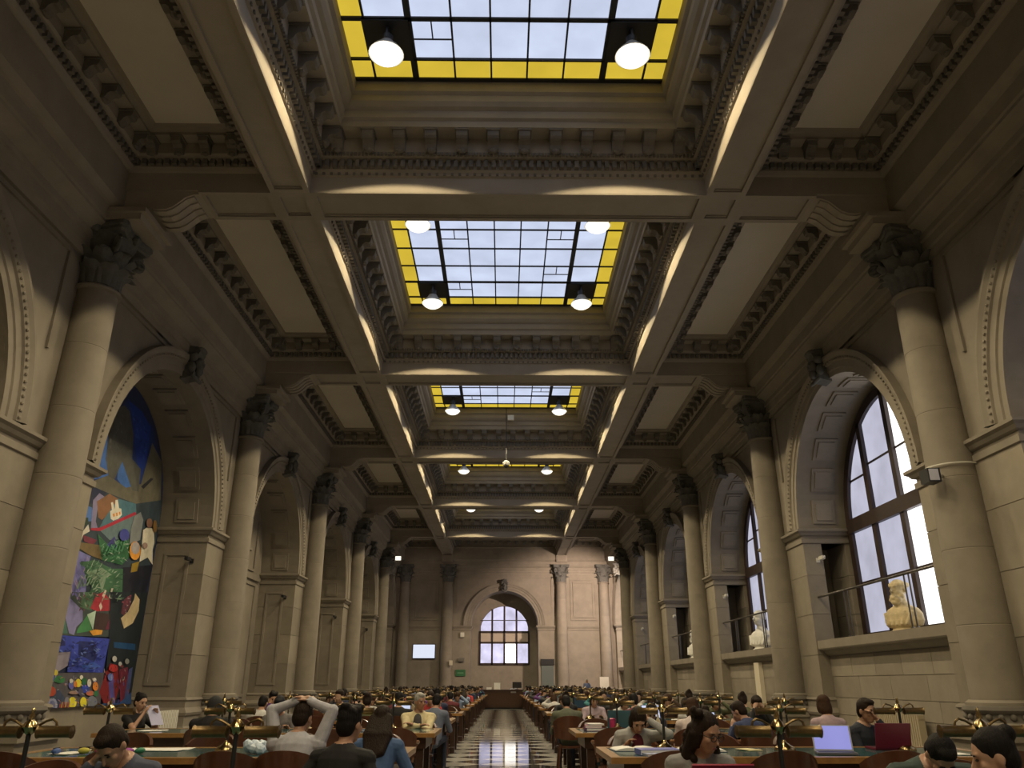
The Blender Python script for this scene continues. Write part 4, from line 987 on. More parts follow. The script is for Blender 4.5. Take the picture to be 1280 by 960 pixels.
        if hair in ('long','curly'):
            d = {'long':0.22,'curly':0.30}[hair]
            back = sp(0,-0.125,0.50-d*0.4); top = hd(0,-0.065,-0.02)
            for q in (-1,-0.66,-0.33,0,0.33,0.66,1):
                a = hd(q*0.06,-0.06,0.0); c = sp(q*0.062,-0.118, 0.53-d+0.03*abs(q)); mm_ = (a+c)/2+R@Vector((q*0.022,-0.026*(1-q*q),0)); hb.capsule(a, mm_, 0.050, 0.054); hb.capsule(mm_, c, 0.054, 0.036)
            if hair == 'curly':
                for q in (-1,1):
                    a = hd(q*0.078,-0.03,-0.02); c = sp(q*0.13,-0.03,0.33); hb.capsule(a, c, 0.042, 0.05)
                rg = random.Random(3)
                for k in range(60):
                    v = HR @ Vector((rg.uniform(-0.09,0.09), rg.uniform(-0.12,0.0), rg.uniform(-0.2,0.13))); p = hc+v; hb.ellipsoid(p, (0.028,)*3, None, 7, 5)
    hm = remesh(hb, max(vox*0.9, 0.007), 5) if hair != 'bald' else None
    if hm: hm.polygons.foreach_set('use_smooth', [True]*len(hm.polygons))
    fe = MB(); fw = MB()
    for q in (-1,1):
        fe.ellipsoid(hd(q*0.031,0.083,0.008), (0.013*hs,0.009*hs,0.007*hs), HR, 8, 6); fw.ellipsoid(hd(q*0.031,0.087,0.030), (0.019*hs,0.006*hs,0.0045*hs), HR, 8, 5)
    mo = MB(); mo.ellipsoid(hd(0,0.094,-0.060), (0.021*hs,0.006*hs,0.0055*hs), HR, 8, 5)
    gl = MB()
    for q in (-1,1):
        c = hd(q*0.033,0.104,0.008); rr = []
        gl.tube([c + HR @ Vector((0.024*math.cos(a),0,0.019*math.sin(a))) for a in [2*math.pi*k/12 for k in range(13)]], 0.0028, 5)
        gl.tube([hd(q*0.057,0.104,0.012), hd(q*0.082,0.05,0.012), hd(q*0.082,-0.02,0.006)], 0.0025, 5)
    gl.tube([hd(-0.010,0.106,0.012), hd(0.010,0.106,0.012)], 0.0025, 5)
    return me, hm, fe, fw, mo, gl
LIP = mat('lips', (0.30,0.10,0.08), 0.5); EYE = mat('dark_eye', (0.02,0.015,0.012), 0.2)
def person(x, y, face, label, top, hcol=HD, trous=(0.03,0.035,0.06), sk=0, glasses=False, inner=None, group=None, z=0.0, scale=0.95, detail=True, **kw):
    me, hm, fe, fw, mo, gl = person_meshes(**kw)
    for mt in (skin(sk), cloth(top), cloth(trous), mat('shoe_leather', (0.02,0.018,0.016), 0.4)): me.materials.append(mt)
    me.name = 'person_body'
    o = link('person', me, None, (x, y, z), math.radians(face), (scale,)*3); tag(o, label, 'person', group)
    if hm: hm.materials.append(hairm(hcol) if kw.get('hair') != 'hood' else cloth(hcol)); link('hair' if kw.get('hair') != 'hood' else 'hood', hm, o)
    if detail:
        fe.build('eyes', EYE, o, smooth=60); fw.build('eyebrows', hairm(hcol), o, smooth=60); mo.build('mouth', LIP, o, smooth=60)
    if glasses: gl.build('glasses', BLACK, o, smooth=60)
    if inner:
        RR = Matrix.Rotation(-math.radians(kw.get('lean', 12)), 3, 'X'); b = kw.get('bulk', 1.0)
        MB().ellipsoid(Vector((0,0,0.515)) + RR @ Vector((0,0.062*b,0.335)), (0.088,0.096*b,0.165), RR, 16, 12).build('inner_shirt', cloth(inner), o, smooth=60)
    return o
taken = set()
near_spots = []
def P(x, y, face, label, top, **kw):
    near_spots.append((x, y)); return person(x, y, face, label, top, **kw)
V1 = 0.0075; V2 = 0.011
NAVY=(0.025,0.03,0.055); BLK=(0.010,0.010,0.012)
P(-2.42, 5.50, 180, 'person in dark grey-blue sweater resting forehead on one hand, bottom left', (0.065,0.075,0.115), hcol=HB_, lean=28, side=0, head=(48,-6,8), rh='forehead', lh=(-0.10,0.30,0.80), eR=(0.6,0.1,-0.8), hair='short', vox=V1)
P(-5.45, 12.2, 248, 'person in black top with pinned-up hair reading a sheet before the mural', BLK, hcol=HD, sk=2, lean=8, head=(14,-8,0), rh=(0.12,0.34,1.02), lh=(-0.10,0.36,0.98), sleeves='short', hair='bun', fem=True, vox=V2)
P(-3.69, 10.38, 6, 'person in black coat seen from behind, left of the near column base', BLK, hcol=(0.02,0.02,0.022), lean=16, head=(22,8,0), hair='hood', bulk=1.12, vox=V2)
P(-4.45, 15.75, 200, 'person in purple top with dark curls leaning chin on hands', (0.09,0.025,0.17), hcol=HD, lean=16, head=(14,12,0), rh='cheek', lh=(-0.05,0.33,0.86), hair='messy', fem=True, vox=V2)
P(-3.35, 12.25, 200, 'person in dark cap and grey top facing the viewer, second left table', (0.16,0.15,0.15), hcol=(0.015,0.015,0.02), sk=1, lean=18, head=(30,-20,0), hair='short', vox=V2)
P(-1.80, 6.95, -6, 'person in pale grey hoodie with both hands clasped on the head', (0.42,0.42,0.47), hcol=HB_, lean=16, head=(16,-8,0), rh='crown', lh='crown', eR=(0.9,0.1,0.5), eL=(-0.9,0.1,0.5), hair='short', vox=V1, bulk=1.06)
P(-1.17, 5.62, -16, 'person in black T-shirt with thick dark hair seen from behind', BLK, hcol=HD, lean=14, head=(8,-10,0), rh=(0.22,0.26,0.74), lh=(-0.26,0.22,0.74), sleeves='short', hair='messy', vox=V1)
P(-1.13, 6.95, -4, 'person with long dark hair in blue sweater seen from behind', (0.055,0.105,0.23), hcol=HB_, lean=24, head=(22,-4,0), rh=(0.2,0.36,0.80), lh=(-0.14,0.38,0.80), hair='long', fem=True, vox=V1)
P(-1.30, 12.22, 180, 'older person with grey hair in cream cardigan, arms folded on table', (0.62,0.54,0.33), hcol=HG, trous=(0.22,0.20,0.17), sk=1, inner=(0.06,0.06,0.07), lean=8, head=(6,38,0), rh=(-0.07,0.40,0.845), lh=(0.05,0.37,0.855), eR=(0.9,-0.2,-0.4), eL=(-0.9,-0.2,-0.4), hair='short', vox=V2, bulk=1.08)
P(-2.68, 15.72, 180, 'person in pale hooded jacket covering nose with one hand', (0.40,0.39,0.36), hcol=HD, lean=12, head=(12,0,0), rh='mouth', lh=(-0.12,0.34,0.80), eR=(0.5,0.2,-0.8), hair='short', vox=V2, bulk=1.1)
P(-1.82, 13.85, 0, 'person in black coat seen from behind on brown chair, third left table', BLK, hcol=HD, lean=10, head=(16,0,0), hair='short', vox=0.014, bulk=1.12)
P(-1.24, 13.85, -12, 'person in slate blue jumper seen from behind beside the aisle', (0.12,0.14,0.20), hcol=HD, lean=20, head=(24,0,0), hair='short', vox=0.014)
# right of the aisle
P(1.19, 5.55, 178, 'person with long curly dark hair and glasses looking down, behind red laptop', (0.24,0.235,0.24), hcol=HB_, lean=20, head=(22,34,0), rh=(0.16,0.36,0.79), lh=(-0.16,0.30,0.79), hair='curly', fem=True, glasses=True, vox=V1)
P(1.30, 8.86, 180, 'person in grey cardigan and maroon top reading with head on hand', (0.34,0.34,0.34), hcol=HB_, inner=(0.12,0.015,0.03), lean=28, head=(44,4,0), rh=(0.14,0.30,0.80), lh='temple', eL=(-0.7,0.1,-0.6), hair='bob', fem=True, vox=V1)
P(3.66, 8.88, 208, 'person in dark jumper and glasses holding hand to mouth behind laptops', (0.018,0.022,0.035), hcol=HB_, lean=16, head=(10,-4,0), rh=(0.06,0.38,0.80), lh='mouth', eL=(-0.5,0.3,-0.8), hair='short', glasses=True, vox=V1)
P(2.55, 3.90, 70, 'person with dark hair in a bun in profile, bottom right corner', (0.04,0.07,0.16), hcol=HD, sk=2, lean=30, head=(16,0,0), hair='bun', fem=True, vox=V1)
P(2.60, 5.5, 176, 'person hunched in dark green jacket behind the bun-haired reader', (0.035,0.055,0.05), hcol=HD, lean=34, side=0, head=(60,0,0), bulk=1.15, hair='short', vox=V1)
P(3.12, 10.42, 24, 'person in navy pullover bent towards an open laptop', (0.035,0.05,0.12), hcol=HB_, lean=30, head=(30,20,0), rh=(0.15,0.40,0.86), lh=(-0.10,0.42,0.88), hair='short', vox=V2)
P(3.62, 12.28, 180, 'person in black holding hands up to forehead, second right table', BLK, hcol=HB_, lean=16, head=(30,0,0), rh='forehead', lh='forehead', hair='short', vox=V2)
P(2.30, 10.42, -14, 'person in pale pink top with brown hair, seen from behind', (0.56,0.48,0.47), hcol=HL, lean=22, head=(24,0,0), hair='bob', fem=True, vox=V2)
P(4.02, 10.42, 0, 'person in mauve and white jacket at the wall end, second right table', (0.40,0.30,0.33), hcol=HL, lean=12, head=(16,0,0), hair='bob', fem=True, vox=V2)
P(1.02, 13.85, 4, 'person in olive green jacket seen from behind beside the aisle', (0.10,0.11,0.075), hcol=HD, lean=26, head=(28,0,0), hair='short', vox=0.014, bulk=1.1)
P(1.62, 15.75, 184, 'person in pale lilac top with brown hair, third right table', (0.45,0.36,0.42), hcol=HL, lean=18, head=(26,0,0), hair='bob', fem=True, vox=0.014)
P(2.05, 12.3, 180, 'person in navy hoodie bowed over the second right table', NAVY, hcol=HD, lean=34, head=(46,0,0), hair='short', vox=0.014)
# people further off: shared bodies, own colours
VAR = []
for k, kw in enumerate((dict(lean=16, head=(24,0,0), hair='short'), dict(lean=22, head=(32,10,0), hair='long', fem=True), dict(lean=12, head=(14,-25,0), hair='short', rh='cheek'), dict(lean=26, head=(38,0,0), hair='bob', fem=True, lh='temple'),
                        dict(lean=8, head=(8,18,0), hair='messy'), dict(lean=18, head=(22,-8,0), hair='bun', fem=True))):
    me, hm, *_ = person_meshes(vox=0.017, **kw)
    for mt in (skin(k % 3), OBJTOP, cloth((0.03,0.035,0.06) if k % 2 else (0.02,0.02,0.022)), mat('shoe_leather', (0.02,0.018,0.016), 0.4)): me.materials.append(mt)
    hm.materials.append(hairm([HD, HB_, HB_, HL, HD, HB_][k])); VAR.append((me, hm))
CLO = [('black',(0.010,0.010,0.012)),('charcoal',(0.04,0.04,0.045)),('navy',(0.02,0.028,0.07)),('dark brown',(0.05,0.028,0.018)),('white',(0.55,0.54,0.52)),('teal',(0.05,0.22,0.24)),('grey',(0.22,0.22,0.23)),('olive',(0.09,0.10,0.05)),('maroon',(0.12,0.02,0.03)),('pale blue',(0.26,0.34,0.50)),('beige',(0.42,0.34,0.24)),('red',(0.40,0.04,0.04)),('purple',(0.12,0.04,0.18))]
rg = random.Random(21); seatno = 0
for k in range(0, 14):
    for side in (-1, 1):
        sn = 'left' if side < 0 else 'right'
        for fs, fn in ((-1, 'near'), (1, 'far')):
            for j, off in enumerate(SEATX):
                x = XR0+off if side > 0 else XL0-off; y = TABY[k]+fs*0.93
                cl = [p for p in near_spots if abs(p[0]-x) < 0.44 and abs(p[1]-y) < 0.7]
                if k < 1 and fs < 0: continue
                # chair under the seat (moved to a named sitter when there is one)
                cx, cy = (cl[0][0], cl[0][1]) if cl else (x, y+fs*0.06)
                if (cx, cy) not in taken and not (cl and k == 0):
                    taken.add((cx, cy))
                    chair(cx, cy, 0 if fs < 0 else math.pi, 'brown wooden chair, %s seat from aisle, %s side of the %s %s table' % (ORD[j], fn, ORD[k], sn), far=k > 4)
                if cl or k < 3: continue
                if rg.random() > 0.82: continue
                cn, cc = CLO[min(len(CLO)-1, int(rg.random()**1.5*len(CLO)))]
                me, hm = VAR[rg.randrange(len(VAR))]
                o = link('person', me, None, (x+rg.uniform(-0.08,0.08), y+fs*rg.uniform(-0.02,0.08), 0), (0 if fs < 0 else math.pi)+rg.uniform(-0.3,0.3), (rg.uniform(0.91,0.98),)*3)
                o.color = (*cc, 1); tag(o, 'seated person in %s top, %s seat from aisle, %s side of %s %s table' % (cn, ORD[j], fn, ORD[k], sn), 'person', 'readers seated along the tables')
                link('hair', hm, o)
person(5.3, 53.0, 200, 'standing person in blue shirt with white hair near the far right corner', (0.16,0.20,0.36), hcol=HG, stand=True, lean=3, head=(8,0,0), rh=(0.2,0.3,1.0), lh=(-0.2,0.3,1.0), hair='short', vox=0.016, detail=False)
person(0.55, 48.2, 180, 'person in pale shirt sitting behind the dark service counter', (0.36,0.38,0.46), hcol=HD, lean=10, head=(20,0,0), hair='short', vox=0.016, detail=False, z=0.12)
# ================================================================== THINGS ON THE TABLES
ZT = 0.766
def laptop(x, y, rz, label, lid, screen=None, tilt=100, z=ZT):
    t = thing('laptop', label, 'laptop', (x, y, z), math.radians(rz), 'laptops on the tables')   # user sits at -y of the laptop
    MB().box(-0.17,0.17,-0.12,0.12,0.0,0.018).build('keyboard_base', lid if screen is None else mat('laptop_grey',(0.12,0.12,0.14),0.4), t)
    MB().box(-0.15,0.15,-0.06,0.09,0.018,0.021).build('keys', BLACK, t)
    a = math.radians(tilt); u = Vector((0, -math.cos(a), math.sin(a))); n = Vector((0, math.sin(a), math.cos(a)))
    def slab(mb, x0, x1, l0, l1, d0, d1):
        b = Vector((0,0.12,0.018)); vs = []
        for d in (d0, d1):
            for (xx, l) in ((x0,l0),(x1,l0),(x1,l1),(x0,l1)): vs.append(tuple(b+Vector((xx,0,0))+u*l+n*d))
        return mb.add(vs, [(0,1,2,3),(7,6,5,4),(0,4,5,1),(1,5,6,2),(2,6,7,3),(3,7,4,0)])
    l = slab(MB(), -0.17, 0.17, 0, 0.225, 0.0, 0.010).build('lid', lid, t)
    slab(MB(), -0.158, 0.158, 0.012, 0.215, -0.002, 0.0).build('screen', screen or BLACK, l)
    return t
SCRW = emis('screen_white', (0.72,0.78,1.0), 0.9, 0.15); SCRL = emis('screen_lavender', (0.42,0.42,0.95), 0.75, 0.15)
LGREY = mat('laptop_silver', (0.30,0.31,0.34), 0.35, metal=0.4); LTEAL = mat('laptop_teal', (0.05,0.13,0.17), 0.4); LRED = mat('laptop_red', (0.16,0.008,0.03), 0.35); LBLK = mat('laptop_black', (0.015,0.016,0.02), 0.4)
laptop(2.93, 7.62, -14, 'open silver laptop showing a pale lavender screen to the viewer', LGREY, SCRL, 108)
laptop(3.66, 8.18, 180, 'open laptop with dark red lid turned to the viewer', LRED, None, 104)
laptop(1.14, 4.96, 180, 'red laptop lid at the bottom edge before the curly-haired reader', mat('laptop_crimson',(0.30,0.012,0.05),0.35), None, 134)
laptop(2.62, 10.98, 6, 'open laptop with white screen before the navy-clad reader', LBLK, SCRW, 104)
laptop(1.55, 11.75, 180, 'open laptop with slate teal lid on the second right table', LTEAL, None, 98)
laptop(2.55, 14.5, 10, 'small open laptop with white screen on the third right table', LBLK, SCRW, 104)
laptop(-1.9, 15.1, 10, 'open laptop with white screen on the third left table', LBLK, SCRW, 104)
laptop(1.9, 21.7, 180, 'open dark blue laptop lid on a middle right table', mat('laptop_blue',(0.04,0.08,0.14),0.4), None, 98)
def book(x, y, rz, label, col, w=0.17, l=0.24, h=0.03, z=ZT):
    t = thing('book', label, 'book', (x, y, z), math.radians(rz), 'books and pads on the tables')
    MB().box(-w/2,w/2-0.004,-l/2+0.004,l/2-0.004,0.003,h-0.003).build('pages', PAPER, t)
    m = MB(); m.box(-w/2,w/2,-l/2,l/2,0,0.003); m.box(-w/2,w/2,-l/2,l/2,h-0.003,h); m.box(-w/2-0.003,-w/2,-l/2,l/2,0,h); m.build('cover', mat('cover_%d_%d_%d' % tuple(int(255*v) for v in col), col, 0.5), t); return t
def sheets(x, y, rz, label, w=0.21, l=0.297, n=3, col=None, z=ZT):
    m = MB(); r = random.Random(int(x*100+y*7))
    for k in range(n):
        a = r.uniform(-0.2,0.2); ox, oy = r.uniform(-0.03,0.03), r.uniform(-0.03,0.03); c, s_ = math.cos(a), math.sin(a); z0 = 0.0015*k
        q = [(ox+u*c-v*s_, oy+u*s_+v*c) for u, v in ((-w/2,-l/2),(w/2,-l/2),(w/2,l/2),(-w/2,l/2))]
        m.prism(q, z0, z0+0.0012, 'z')
    o = m.build('paper_sheets', col or PAPER, None, (x, y, z)); o.rotation_euler = (0,0,math.radians(rz)); return tag(o, label, 'paper', 'loose papers on the tables')
def open_book(x, y, rz, label, w=0.44, l=0.29, z=ZT):
    t = thing('open_book', label, 'book', (x, y, z), math.radians(rz), 'books and pads on the tables')
    for q in (-1,1):
        m = MB(); ps = [(0,0.004),(q*w*0.08,0.022),(q*w*0.25,0.026),(q*w*0.42,0.016),(q*w*0.5,0.006),(q*w*0.5,0.0),(0,0.0)]; m.prism(ps, -l/2, l/2); m.build('pages', PAPER, t)
    MB().box(-w/2-0.01,w/2+0.01,-l/2-0.01,l/2+0.01,-0.003,0.0).build('cover', mat('cover_navy',(0.03,0.04,0.10),0.5), t)
open_book(1.20, 8.12, 4, 'large open white book before the reader in grey cardigan')
open_book(1.80, 8.02, -6, 'second open white book beside the nearest right lamp')
book(1.32, 7.62, 4, 'thick lavender-blue book lying on the first right table', (0.16,0.18,0.52), 0.36, 0.24, 0.045)
book(1.34, 7.44, 8, 'pale blue pad on the front edge of the first right table', (0.30,0.34,0.52), 0.34, 0.16, 0.02)
book(1.16, 11.35, 3, 'purple book at the bottom of the pile on the second right table', (0.20,0.07,0.20), 0.24, 0.30, 0.035); book(1.15, 11.35, -3, 'pink book in the middle of the pile on the second right table', (0.45,0.16,0.26), 0.22, 0.28, 0.03, ZT+0.035); book(1.17, 11.36, 6, 'white pad on top of the pile on the second right table', (0.7,0.7,0.7), 0.21, 0.28, 0.02, ZT+0.066)
t = thing('drinking_cup', 'bright pink cup on the second right table beside the book pile', 'cup', (1.42, 11.40, ZT)); MB().lathe([(0.034,0),(0.040,0.06),(0.043,0.13),(0.040,0.13),(0.036,0.06),(0.030,0.006)], 14, cap=False).build('cup_body', mat('pink_plastic',(0.50,0.03,0.14),0.35), t, smooth=50); MB().lathe([(0.044,0.125),(0.046,0.135),(0.03,0.15),(0.002,0.152)], 14).build('lid', mat('pink_lid',(0.36,0.02,0.10),0.35), t, smooth=50)
sheets(1.62, 11.2, 10, 'white sheets beside the pink cup on the second right table'); sheets(3.95, 7.62, 12, 'white sheets beside the dark red laptop on the first right table', 0.3, 0.21)
sheets(3.55, 7.55, -8, 'small white note before the dark red laptop on the first right table', 0.10, 0.14, 1)
sheets(1.2, 14.6, 8, 'white sheets on the third right table by the aisle'); sheets(1.5, 14.5, -12, 'crumpled white pages on the third right table'); sheets(3.0, 14.6, -20, 'white notes further along the third right table')
sheets(2.3, 8.1, 20, 'yellowish crumpled notes on the first right table', 0.16, 0.16, 4, mat('cream_paper',(0.66,0.60,0.34),0.7))
# bottle
t = thing('bottle', 'small pale bottle on the second right table beside the pink-topped reader', 'bottle', (1.95, 10.9, ZT)); MB().lathe([(0.03,0),(0.032,0.02),(0.032,0.13),(0.014,0.17),(0.014,0.19)], 12).build('bottle_body', mat('cloudy_plastic',(0.55,0.50,0.36),0.25), t, smooth=50); MB().lathe([(0.016,0.185),(0.016,0.21)], 12).build('cap', WHITEP, t)
# left of the aisle
sheets(-3.55, 8.2, 4, 'long row of white papers on the first left table', 0.9, 0.28, 3); sheets(-4.0, 7.75, -10, 'white sheet under the coloured markers on the first left table')
for k, (dx, col, cn) in enumerate(((0,(0.55,0.50,0.08),'yellow'),(0.13,(0.52,0.03,0.20),'magenta'),(0.22,(0.12,0.50,0.12),'lime green'),(0.30,(0.30,0.04,0.34),'purple'),(0.36,(0.03,0.20,0.10),'dark green'),(-0.16,(0.05,0.10,0.30),'blue'))):
    t = thing('marker_pouch', 'small %s pencil pouch on the first left table' % cn, 'pencil case', (-3.86+dx*1.4, 7.72-0.05*(k % 2), ZT), 0.3*k, 'coloured pouches on the first left table')
    MB().ellipsoid((0,0,0.025),(0.055,0.032,0.026)).build('pouch', mat('pouch_'+cn.replace(' ','_'), col, 0.6), t, smooth=60); MB().box(-0.05,0.05,-0.003,0.003,0.048,0.054).build('zip', BLACK, t)
o = MB(); r5 = random.Random(5)
for k in range(9): o.ellipsoid((r5.uniform(-0.1,0.1), r5.uniform(-0.06,0.06), 0.04+r5.uniform(0,0.03)), (0.06,0.05,0.045), Euler((r5.random(),r5.random(),r5.random())).to_matrix(), 7, 5)
tag(o.build('plastic_bag', mat('bag_plastic',(0.50,0.60,0.72),0.3,noise=0.4,scale=18), None, (-2.28,7.7,ZT)), 'crumpled pale blue plastic bag on the first left table', 'bag')
sheets(-1.52, 7.7, 12, 'white and yellow notes between the two nearest readers at left', 0.25, 0.2, 3); book(-1.40, 8.05, 20, 'yellow-green notebook on the first left table', (0.42,0.44,0.10), 0.2, 0.26, 0.02); book(-1.45, 8.3, -10, 'olive folder behind the notebook on the first left table', (0.16,0.16,0.07), 0.3, 0.24, 0.03)
book(-2.2, 11.6, 5, 'bright red folder on the second left table', (0.50,0.03,0.06), 0.32, 0.22, 0.02); book(-2.0, 11.2, -4, 'blue pad on the second left table', (0.06,0.12,0.30), 0.36, 0.2, 0.02); sheets(-2.7, 11.4, 8, 'white papers on the second left table'); sheets(-4.75, 11.35, 8, 'white papers before the reader near the mural', 0.3, 0.25)
sheets(-2.6, 14.85, 0, 'white sheet before the reader in pale hooded jacket', 0.3, 0.21); sheets(-3.9, 14.6, 0, 'white printed block before the purple-topped reader', 0.3, 0.2)
t = MB(); t.box(-0.11,0.11,-0.002,0.002,-0.15,0.15); o = t.build('held_sheet', mat('lilac_paper',(0.42,0.42,0.62),0.7), None, (-5.08,12.08,0.93)); o.rotation_euler = (math.radians(-32),0,math.radians(66)); tag(o, 'pale lilac sheet held up by the reader near the mural', 'paper')
# ================================================================== RADIATORS, BUSTS, FITTINGS
def radiator(x, y0, y1, label, s, mt, z1=0.76):
    t = thing('radiator', label, 'radiator', (x, (y0+y1)/2, 0)); L = y1-y0; m = MB(); n = int(L/0.09)
    for k in range(n):
        y = -L/2+(k+0.5)*L/n; m.box(-0.07,0.07,y-0.028,y+0.028,0.14,z1)
    m.build('fins', mt, t); m = MB(); m.box(-0.05,0.05,-L/2,L/2,0.16,0.22); m.box(-0.05,0.05,-L/2,L/2,z1-0.08,z1-0.03); m.build('headers', mt, t)
    for y in (-L/2+0.15, L/2-0.15): MB().box(-0.05,0.05,y-0.02,y+0.02,0,0.15).build('foot', mt, t)
    MB().tube([(0,L/2,0.2),(0,L/2+0.12,0.2),(0,L/2+0.12,0.0)],0.015,6).build('pipe', mt, t)
radiator(-7.95, 18.7, 20.2, 'white finned radiator under the mural arch beside the left column', -1, WHITEP)
radiator(8.32, 16.7, 19.6, 'long stone-coloured finned radiator below the nearest right window', 1, mat('radiator_beige',(0.38,0.32,0.22),0.5))
radiator(8.32, 26.4, 29.0, 'stone-coloured finned radiator below the second right window', 1, mat('radiator_beige',(0.38,0.32,0.22),0.5))
def bust(y, label, mt, beard, face):
    mb = MB(); Z = lambda *a: Vector(a)
    rings = []
    for (z, rx, ry) in ((0.0,0.30,0.20),(0.04,0.30,0.20),(0.06,0.24,0.17),(0.10,0.23,0.16),(0.12,0.34,0.19),(0.22,0.38,0.21),(0.36,0.37,0.20),(0.46,0.30,0.17),(0.53,0.16,0.13),(0.60,0.11,0.11)): rings.append([(rx*math.cos(2*math.pi*i/20), ry*math.sin(2*math.pi*i/20), z) for i in range(20)])
    mb.loft(rings); mb.capsule((0,0,0.52),(0,0.02,0.72),0.11,0.10)
    k = 1.75; hc = Vector((0,0.03,0.86))
    def e(x,y,z,a,b,c): mb.ellipsoid(hc+Vector((x,y,z))*k, (a*k,b*k,c*k))
    e(0,-0.008,0.022,0.076,0.096,0.098); e(0,0.018,-0.035,0.064,0.075,0.075); e(0,0.045,-0.085,0.042,0.04,0.032); e(0,0.074,0.032,0.052,0.016,0.014); mb.capsule(hc+Vector((0,0.086,0.012))*k, hc+Vector((0,0.112,-0.024))*k, 0.016, 0.024); e(0,0.086,-0.062,0.024,0.012,0.012)
    for q in (-1,1): e(q*0.076,-0.012,-0.008,0.012,0.022,0.034)
    if beard:
        for (bx_,by_,bz_,r) in ((0,0.07,-0.10,0.045),(0.03,0.06,-0.12,0.04),(-0.03,0.06,-0.12,0.04),(0,0.07,-0.15,0.04),(0.05,0.03,-0.08,0.035),(-0.05,0.03,-0.08,0.035)): e(bx_,by_,bz_,r,r,r)
        for i in range(16): a = 2*math.pi*i/16; e(0.07*math.cos(a),-0.02+0.08*math.sin(a),0.05,0.026,0.026,0.03)
    for i in range(5): mb.capsule((-0.3+0.14*i,0.14,0.44-0.03*abs(i-2)),(-0.2+0.10*i,0.20,0.16),0.035,0.03)
    me = remesh(mb, 0.014, 1); me.materials.append(mt); me.polygons.foreach_set('use_smooth',[True]*len(me.polygons))
    k = 1.08 if mt is TERRA else 1.25
    o = link('bust', me, None, (8.86, y, 2.40), math.radians(face), (1.2*k,1.1*k,k)); tag(o, label, 'sculpture', 'busts in the window niches')
bust(17.75, 'ochre bearded stone bust behind the handrail of the nearest right window', TERRA, True, 112)
bust(27.75, 'white marble bust with bald head in the second right window niche', MARBLE, False, 112)
bust(37.4, 'pale marble bust in the third right window niche', MARBLE, True, 112)
tag(MB().box(8.36,8.5,26.95,27.45,0.7,2.0).build('service_cabinet', CREAMP), 'narrow cream cabinet door on the wall below the second right window', 'cabinet')
# flood light and conduit on the first right column
t = thing('floodlight', 'black floodlight bracketed to the first right column', 'floodlight', (7.42, 13.0, 4.7)); 
MB().box(-0.16,0.06,-0.14,0.14,-0.10,0.14).build('housing', IRON, t); MB().box(-0.14,0.02,-0.155,-0.14,-0.08,0.12).build('lens', mat('lamp_glass',(0.5,0.5,0.55),0.1), t); MB().tube([(0.05,0,0.0),(0.20,0.05,0.05),(0.24,0.2,0.1)],0.02,6).build('bracket', STEEL, t)
m = MB(); m.tube([(7.97+0.46*math.cos(a), 13.33+0.46*math.sin(a), 4.95) for a in [math.radians(180+10*k) for k in range(0,19)]], 0.014, 6); tag(m.build('conduit', WHITEP, smooth=60), 'thin white cable looped round the first right column', 'cable')
for s, nm in ((-1,'left'),(1,'right')):
    t = thing('floodlight', 'lit white floodlight on the last column of the %s wall' % nm, 'floodlight', (s*7.0, 51.35, 9.0)); t.rotation_euler = (0,0,0)
    MB().box(-0.2,0.2,-0.12,0.12,-0.15,0.15).build('housing', STEEL, t); MB().box(-0.18,0.18,-0.135,-0.12,-0.13,0.13).build('lens', BULB, t); MB().tube([(0,0,0),(s*0.4,0.2,-0.1)],0.03,6).build('bracket', IRON, t)
    ld = bpy.data.lights.new('wall_flood','SPOT'); ld.energy = 240 if s < 0 else 5200; ld.color = (1.0,0.76,0.60); ld.spot_size = math.radians(95); ld.spot_blend = 0.6; ld.shadow_soft_size = 0.15
    lo = bpy.data.objects.new('wall_flood_light', ld); COL.objects.link(lo); lo.parent = t; lo.location = (0,0.2,-0.1); lo.rotation_euler = Vector((-s*0.25,1.0,-0.55)).to_track_quat('-Z','Y').to_euler()
# dome camera on a rod
t = thing('dome_camera', 'white dome camera hanging on a long rod below the third skylight', 'camera', (0.02,31.0,9.78))
MB().tube([(0,0,0.2),(0,0,2.55)],0.02,6).build('rod', IRON, t); MB().lathe([(0.10,0.0),(0.15,0.05),(0.15,0.16),(0.08,0.22),(0.02,0.24)],14).build('housing', WHITEP, t, smooth=50); MB().ellipsoid((0,0,0.0),(0.11,0.11,0.10)).build('dome', BLACK, t, smooth=60); MB().box(0.06,0.32,-0.05,0.05,2.0,2.22).build('junction_box', WHITEP, t)
# ================================================================== FAR END
t = thing('service_counter', 'dark wooden service counter across the end of the aisle', 'counter', (0.31,47.3,0))
MB().box(-1.56,1.56,-0.4,0.4,0.08,0.96).build('counter_body', DARKW, t); MB().box(-1.62,1.62,-0.46,0.46,0.96,1.02).build('counter_top', DARKW, t); MB().box(-1.52,1.52,-0.36,0.36,0,0.08).build('kickboard', BLACK, t)
for k in range(5): MB().box(-1.5+k*0.61,-0.94+k*0.61,-0.42,-0.39,0.16,0.90).build('panel', DARKW, t)
MB().box(0.05,0.35,-0.425,-0.40,0.84,0.92).build('plate', STEEL, t)
t = thing('monitor', 'black computer monitor on the far service counter', 'monitor', (0.72,47.35,1.02)); MB().box(-0.26,0.26,-0.02,0.02,0.08,0.40).build('screen', BLACK, t); MB().box(-0.1,0.1,-0.08,0.08,0,0.02).build('stand', BLACK, t); MB().box(-0.02,0.02,-0.02,0.02,0.02,0.1).build('neck', BLACK, t)
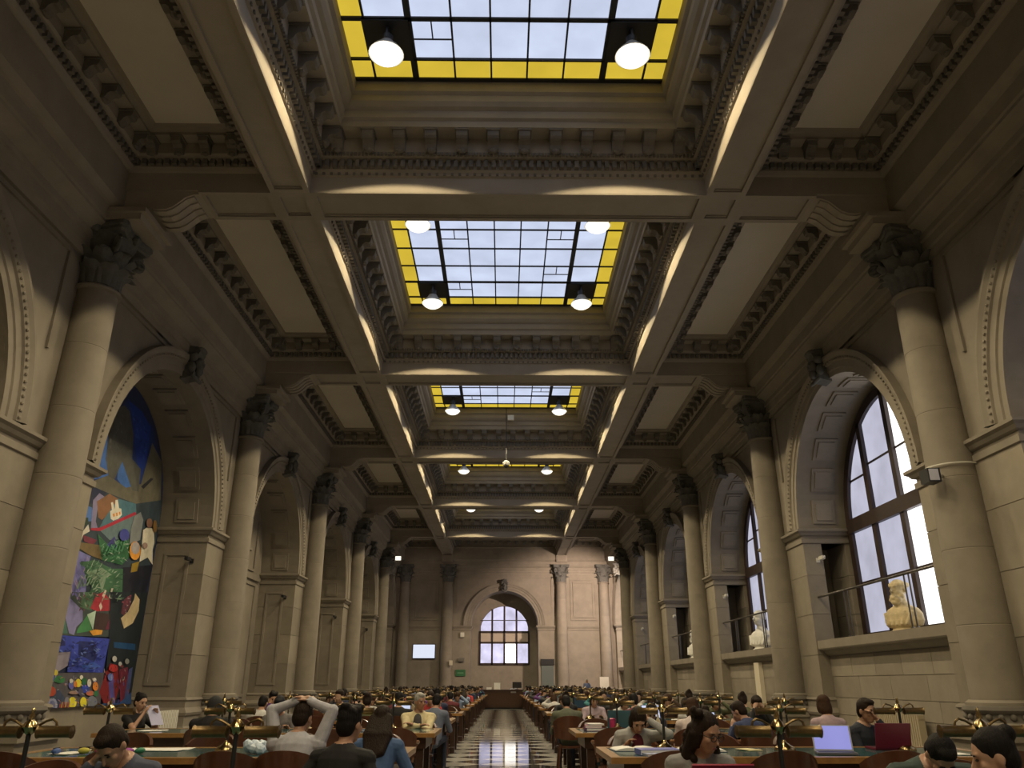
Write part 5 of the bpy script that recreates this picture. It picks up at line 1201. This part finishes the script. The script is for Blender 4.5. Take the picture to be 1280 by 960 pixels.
tag(MB().box(-0.18,0.18,-0.1,0.1,0,0.36).build('document_tray', PAPER, None, (-0.42,47.3,1.02)), 'upright white document box on the far service counter', 'box'); book(-0.9, 47.2, 10, 'flat white booklet at the left of the far counter', (0.6,0.62,0.68), 0.3, 0.3, 0.12, 1.02); book(1.5, 47.2, -10, 'pale stacked booklet at the right of the far counter', (0.5,0.52,0.55), 0.34, 0.3, 0.16, 1.02)
t = thing('wall_screen', 'bright white display screen on the far wall left of the columns', 'screen', (-5.88, YEND-0.02, 3.52)); MB().box(-0.84,0.84,-0.10,-0.02,-0.52,0.52).build('bezel', BLACK, t); MB().box(-0.79,0.79,-0.108,-0.10,-0.46,0.47).build('display', emis('display_white',(0.80,0.86,1.0),1.0), t)
t = thing('exit_sign', 'green sign low on the far wall left of the arch', 'sign', (-3.18, YEND-0.02, 2.05)); MB().box(-0.36,0.36,-0.05,0,-0.22,0.22).build('plate', mat('sign_green',(0.03,0.13,0.05),0.5), t); MB().box(-0.22,0.22,-0.056,-0.05,-0.03,0.03).build('lettering_bar', mat('sign_pale',(0.15,0.30,0.18),0.5), t)
for (x, z, a, b, lab, mt_) in ((-3.1,4.68,0.14,0.16,'white wall speaker on the far wall left of the arch',WHITEP),(-3.85,2.72,0.12,0.16,'small cream box on the far wall beside the column',CREAMP),(-3.15,2.95,0.22,0.12,'grey metal box on the far wall above the green sign',STEEL)):
    t = thing('wall_box', lab, 'box', (x, YEND-0.02 if x > -3.8 else YEND-0.68, z)); MB().box(-a,a,-0.14,0,-b,b).build('case', mt_, t); MB().box(-a*0.8,a*0.8,-0.15,-0.14,-b*0.8,b*0.8).build('grille', mt_, t)
t = thing('notice_board', 'dark notice board on the far wall right of the arch', 'board', (3.15, YEND-0.02, 2.0)); MB().box(-0.45,0.45,-0.06,0,-1.1,0.55).build('board', mat('board_grey_green',(0.10,0.12,0.11),0.5), t); MB().box(-0.5,0.5,-0.12,0,0.6,1.0).build('header', BLACK, t)
t = thing('upright_panel', 'white upright panel standing at the far right', 'panel', (6.75,55.5,0)); MB().box(-0.3,0.3,-0.03,0.03,0.1,1.75).build('sheet', WHITEP, t); MB().box(-0.32,0.32,-0.2,0.2,0,0.1).build('foot', STEEL, t)
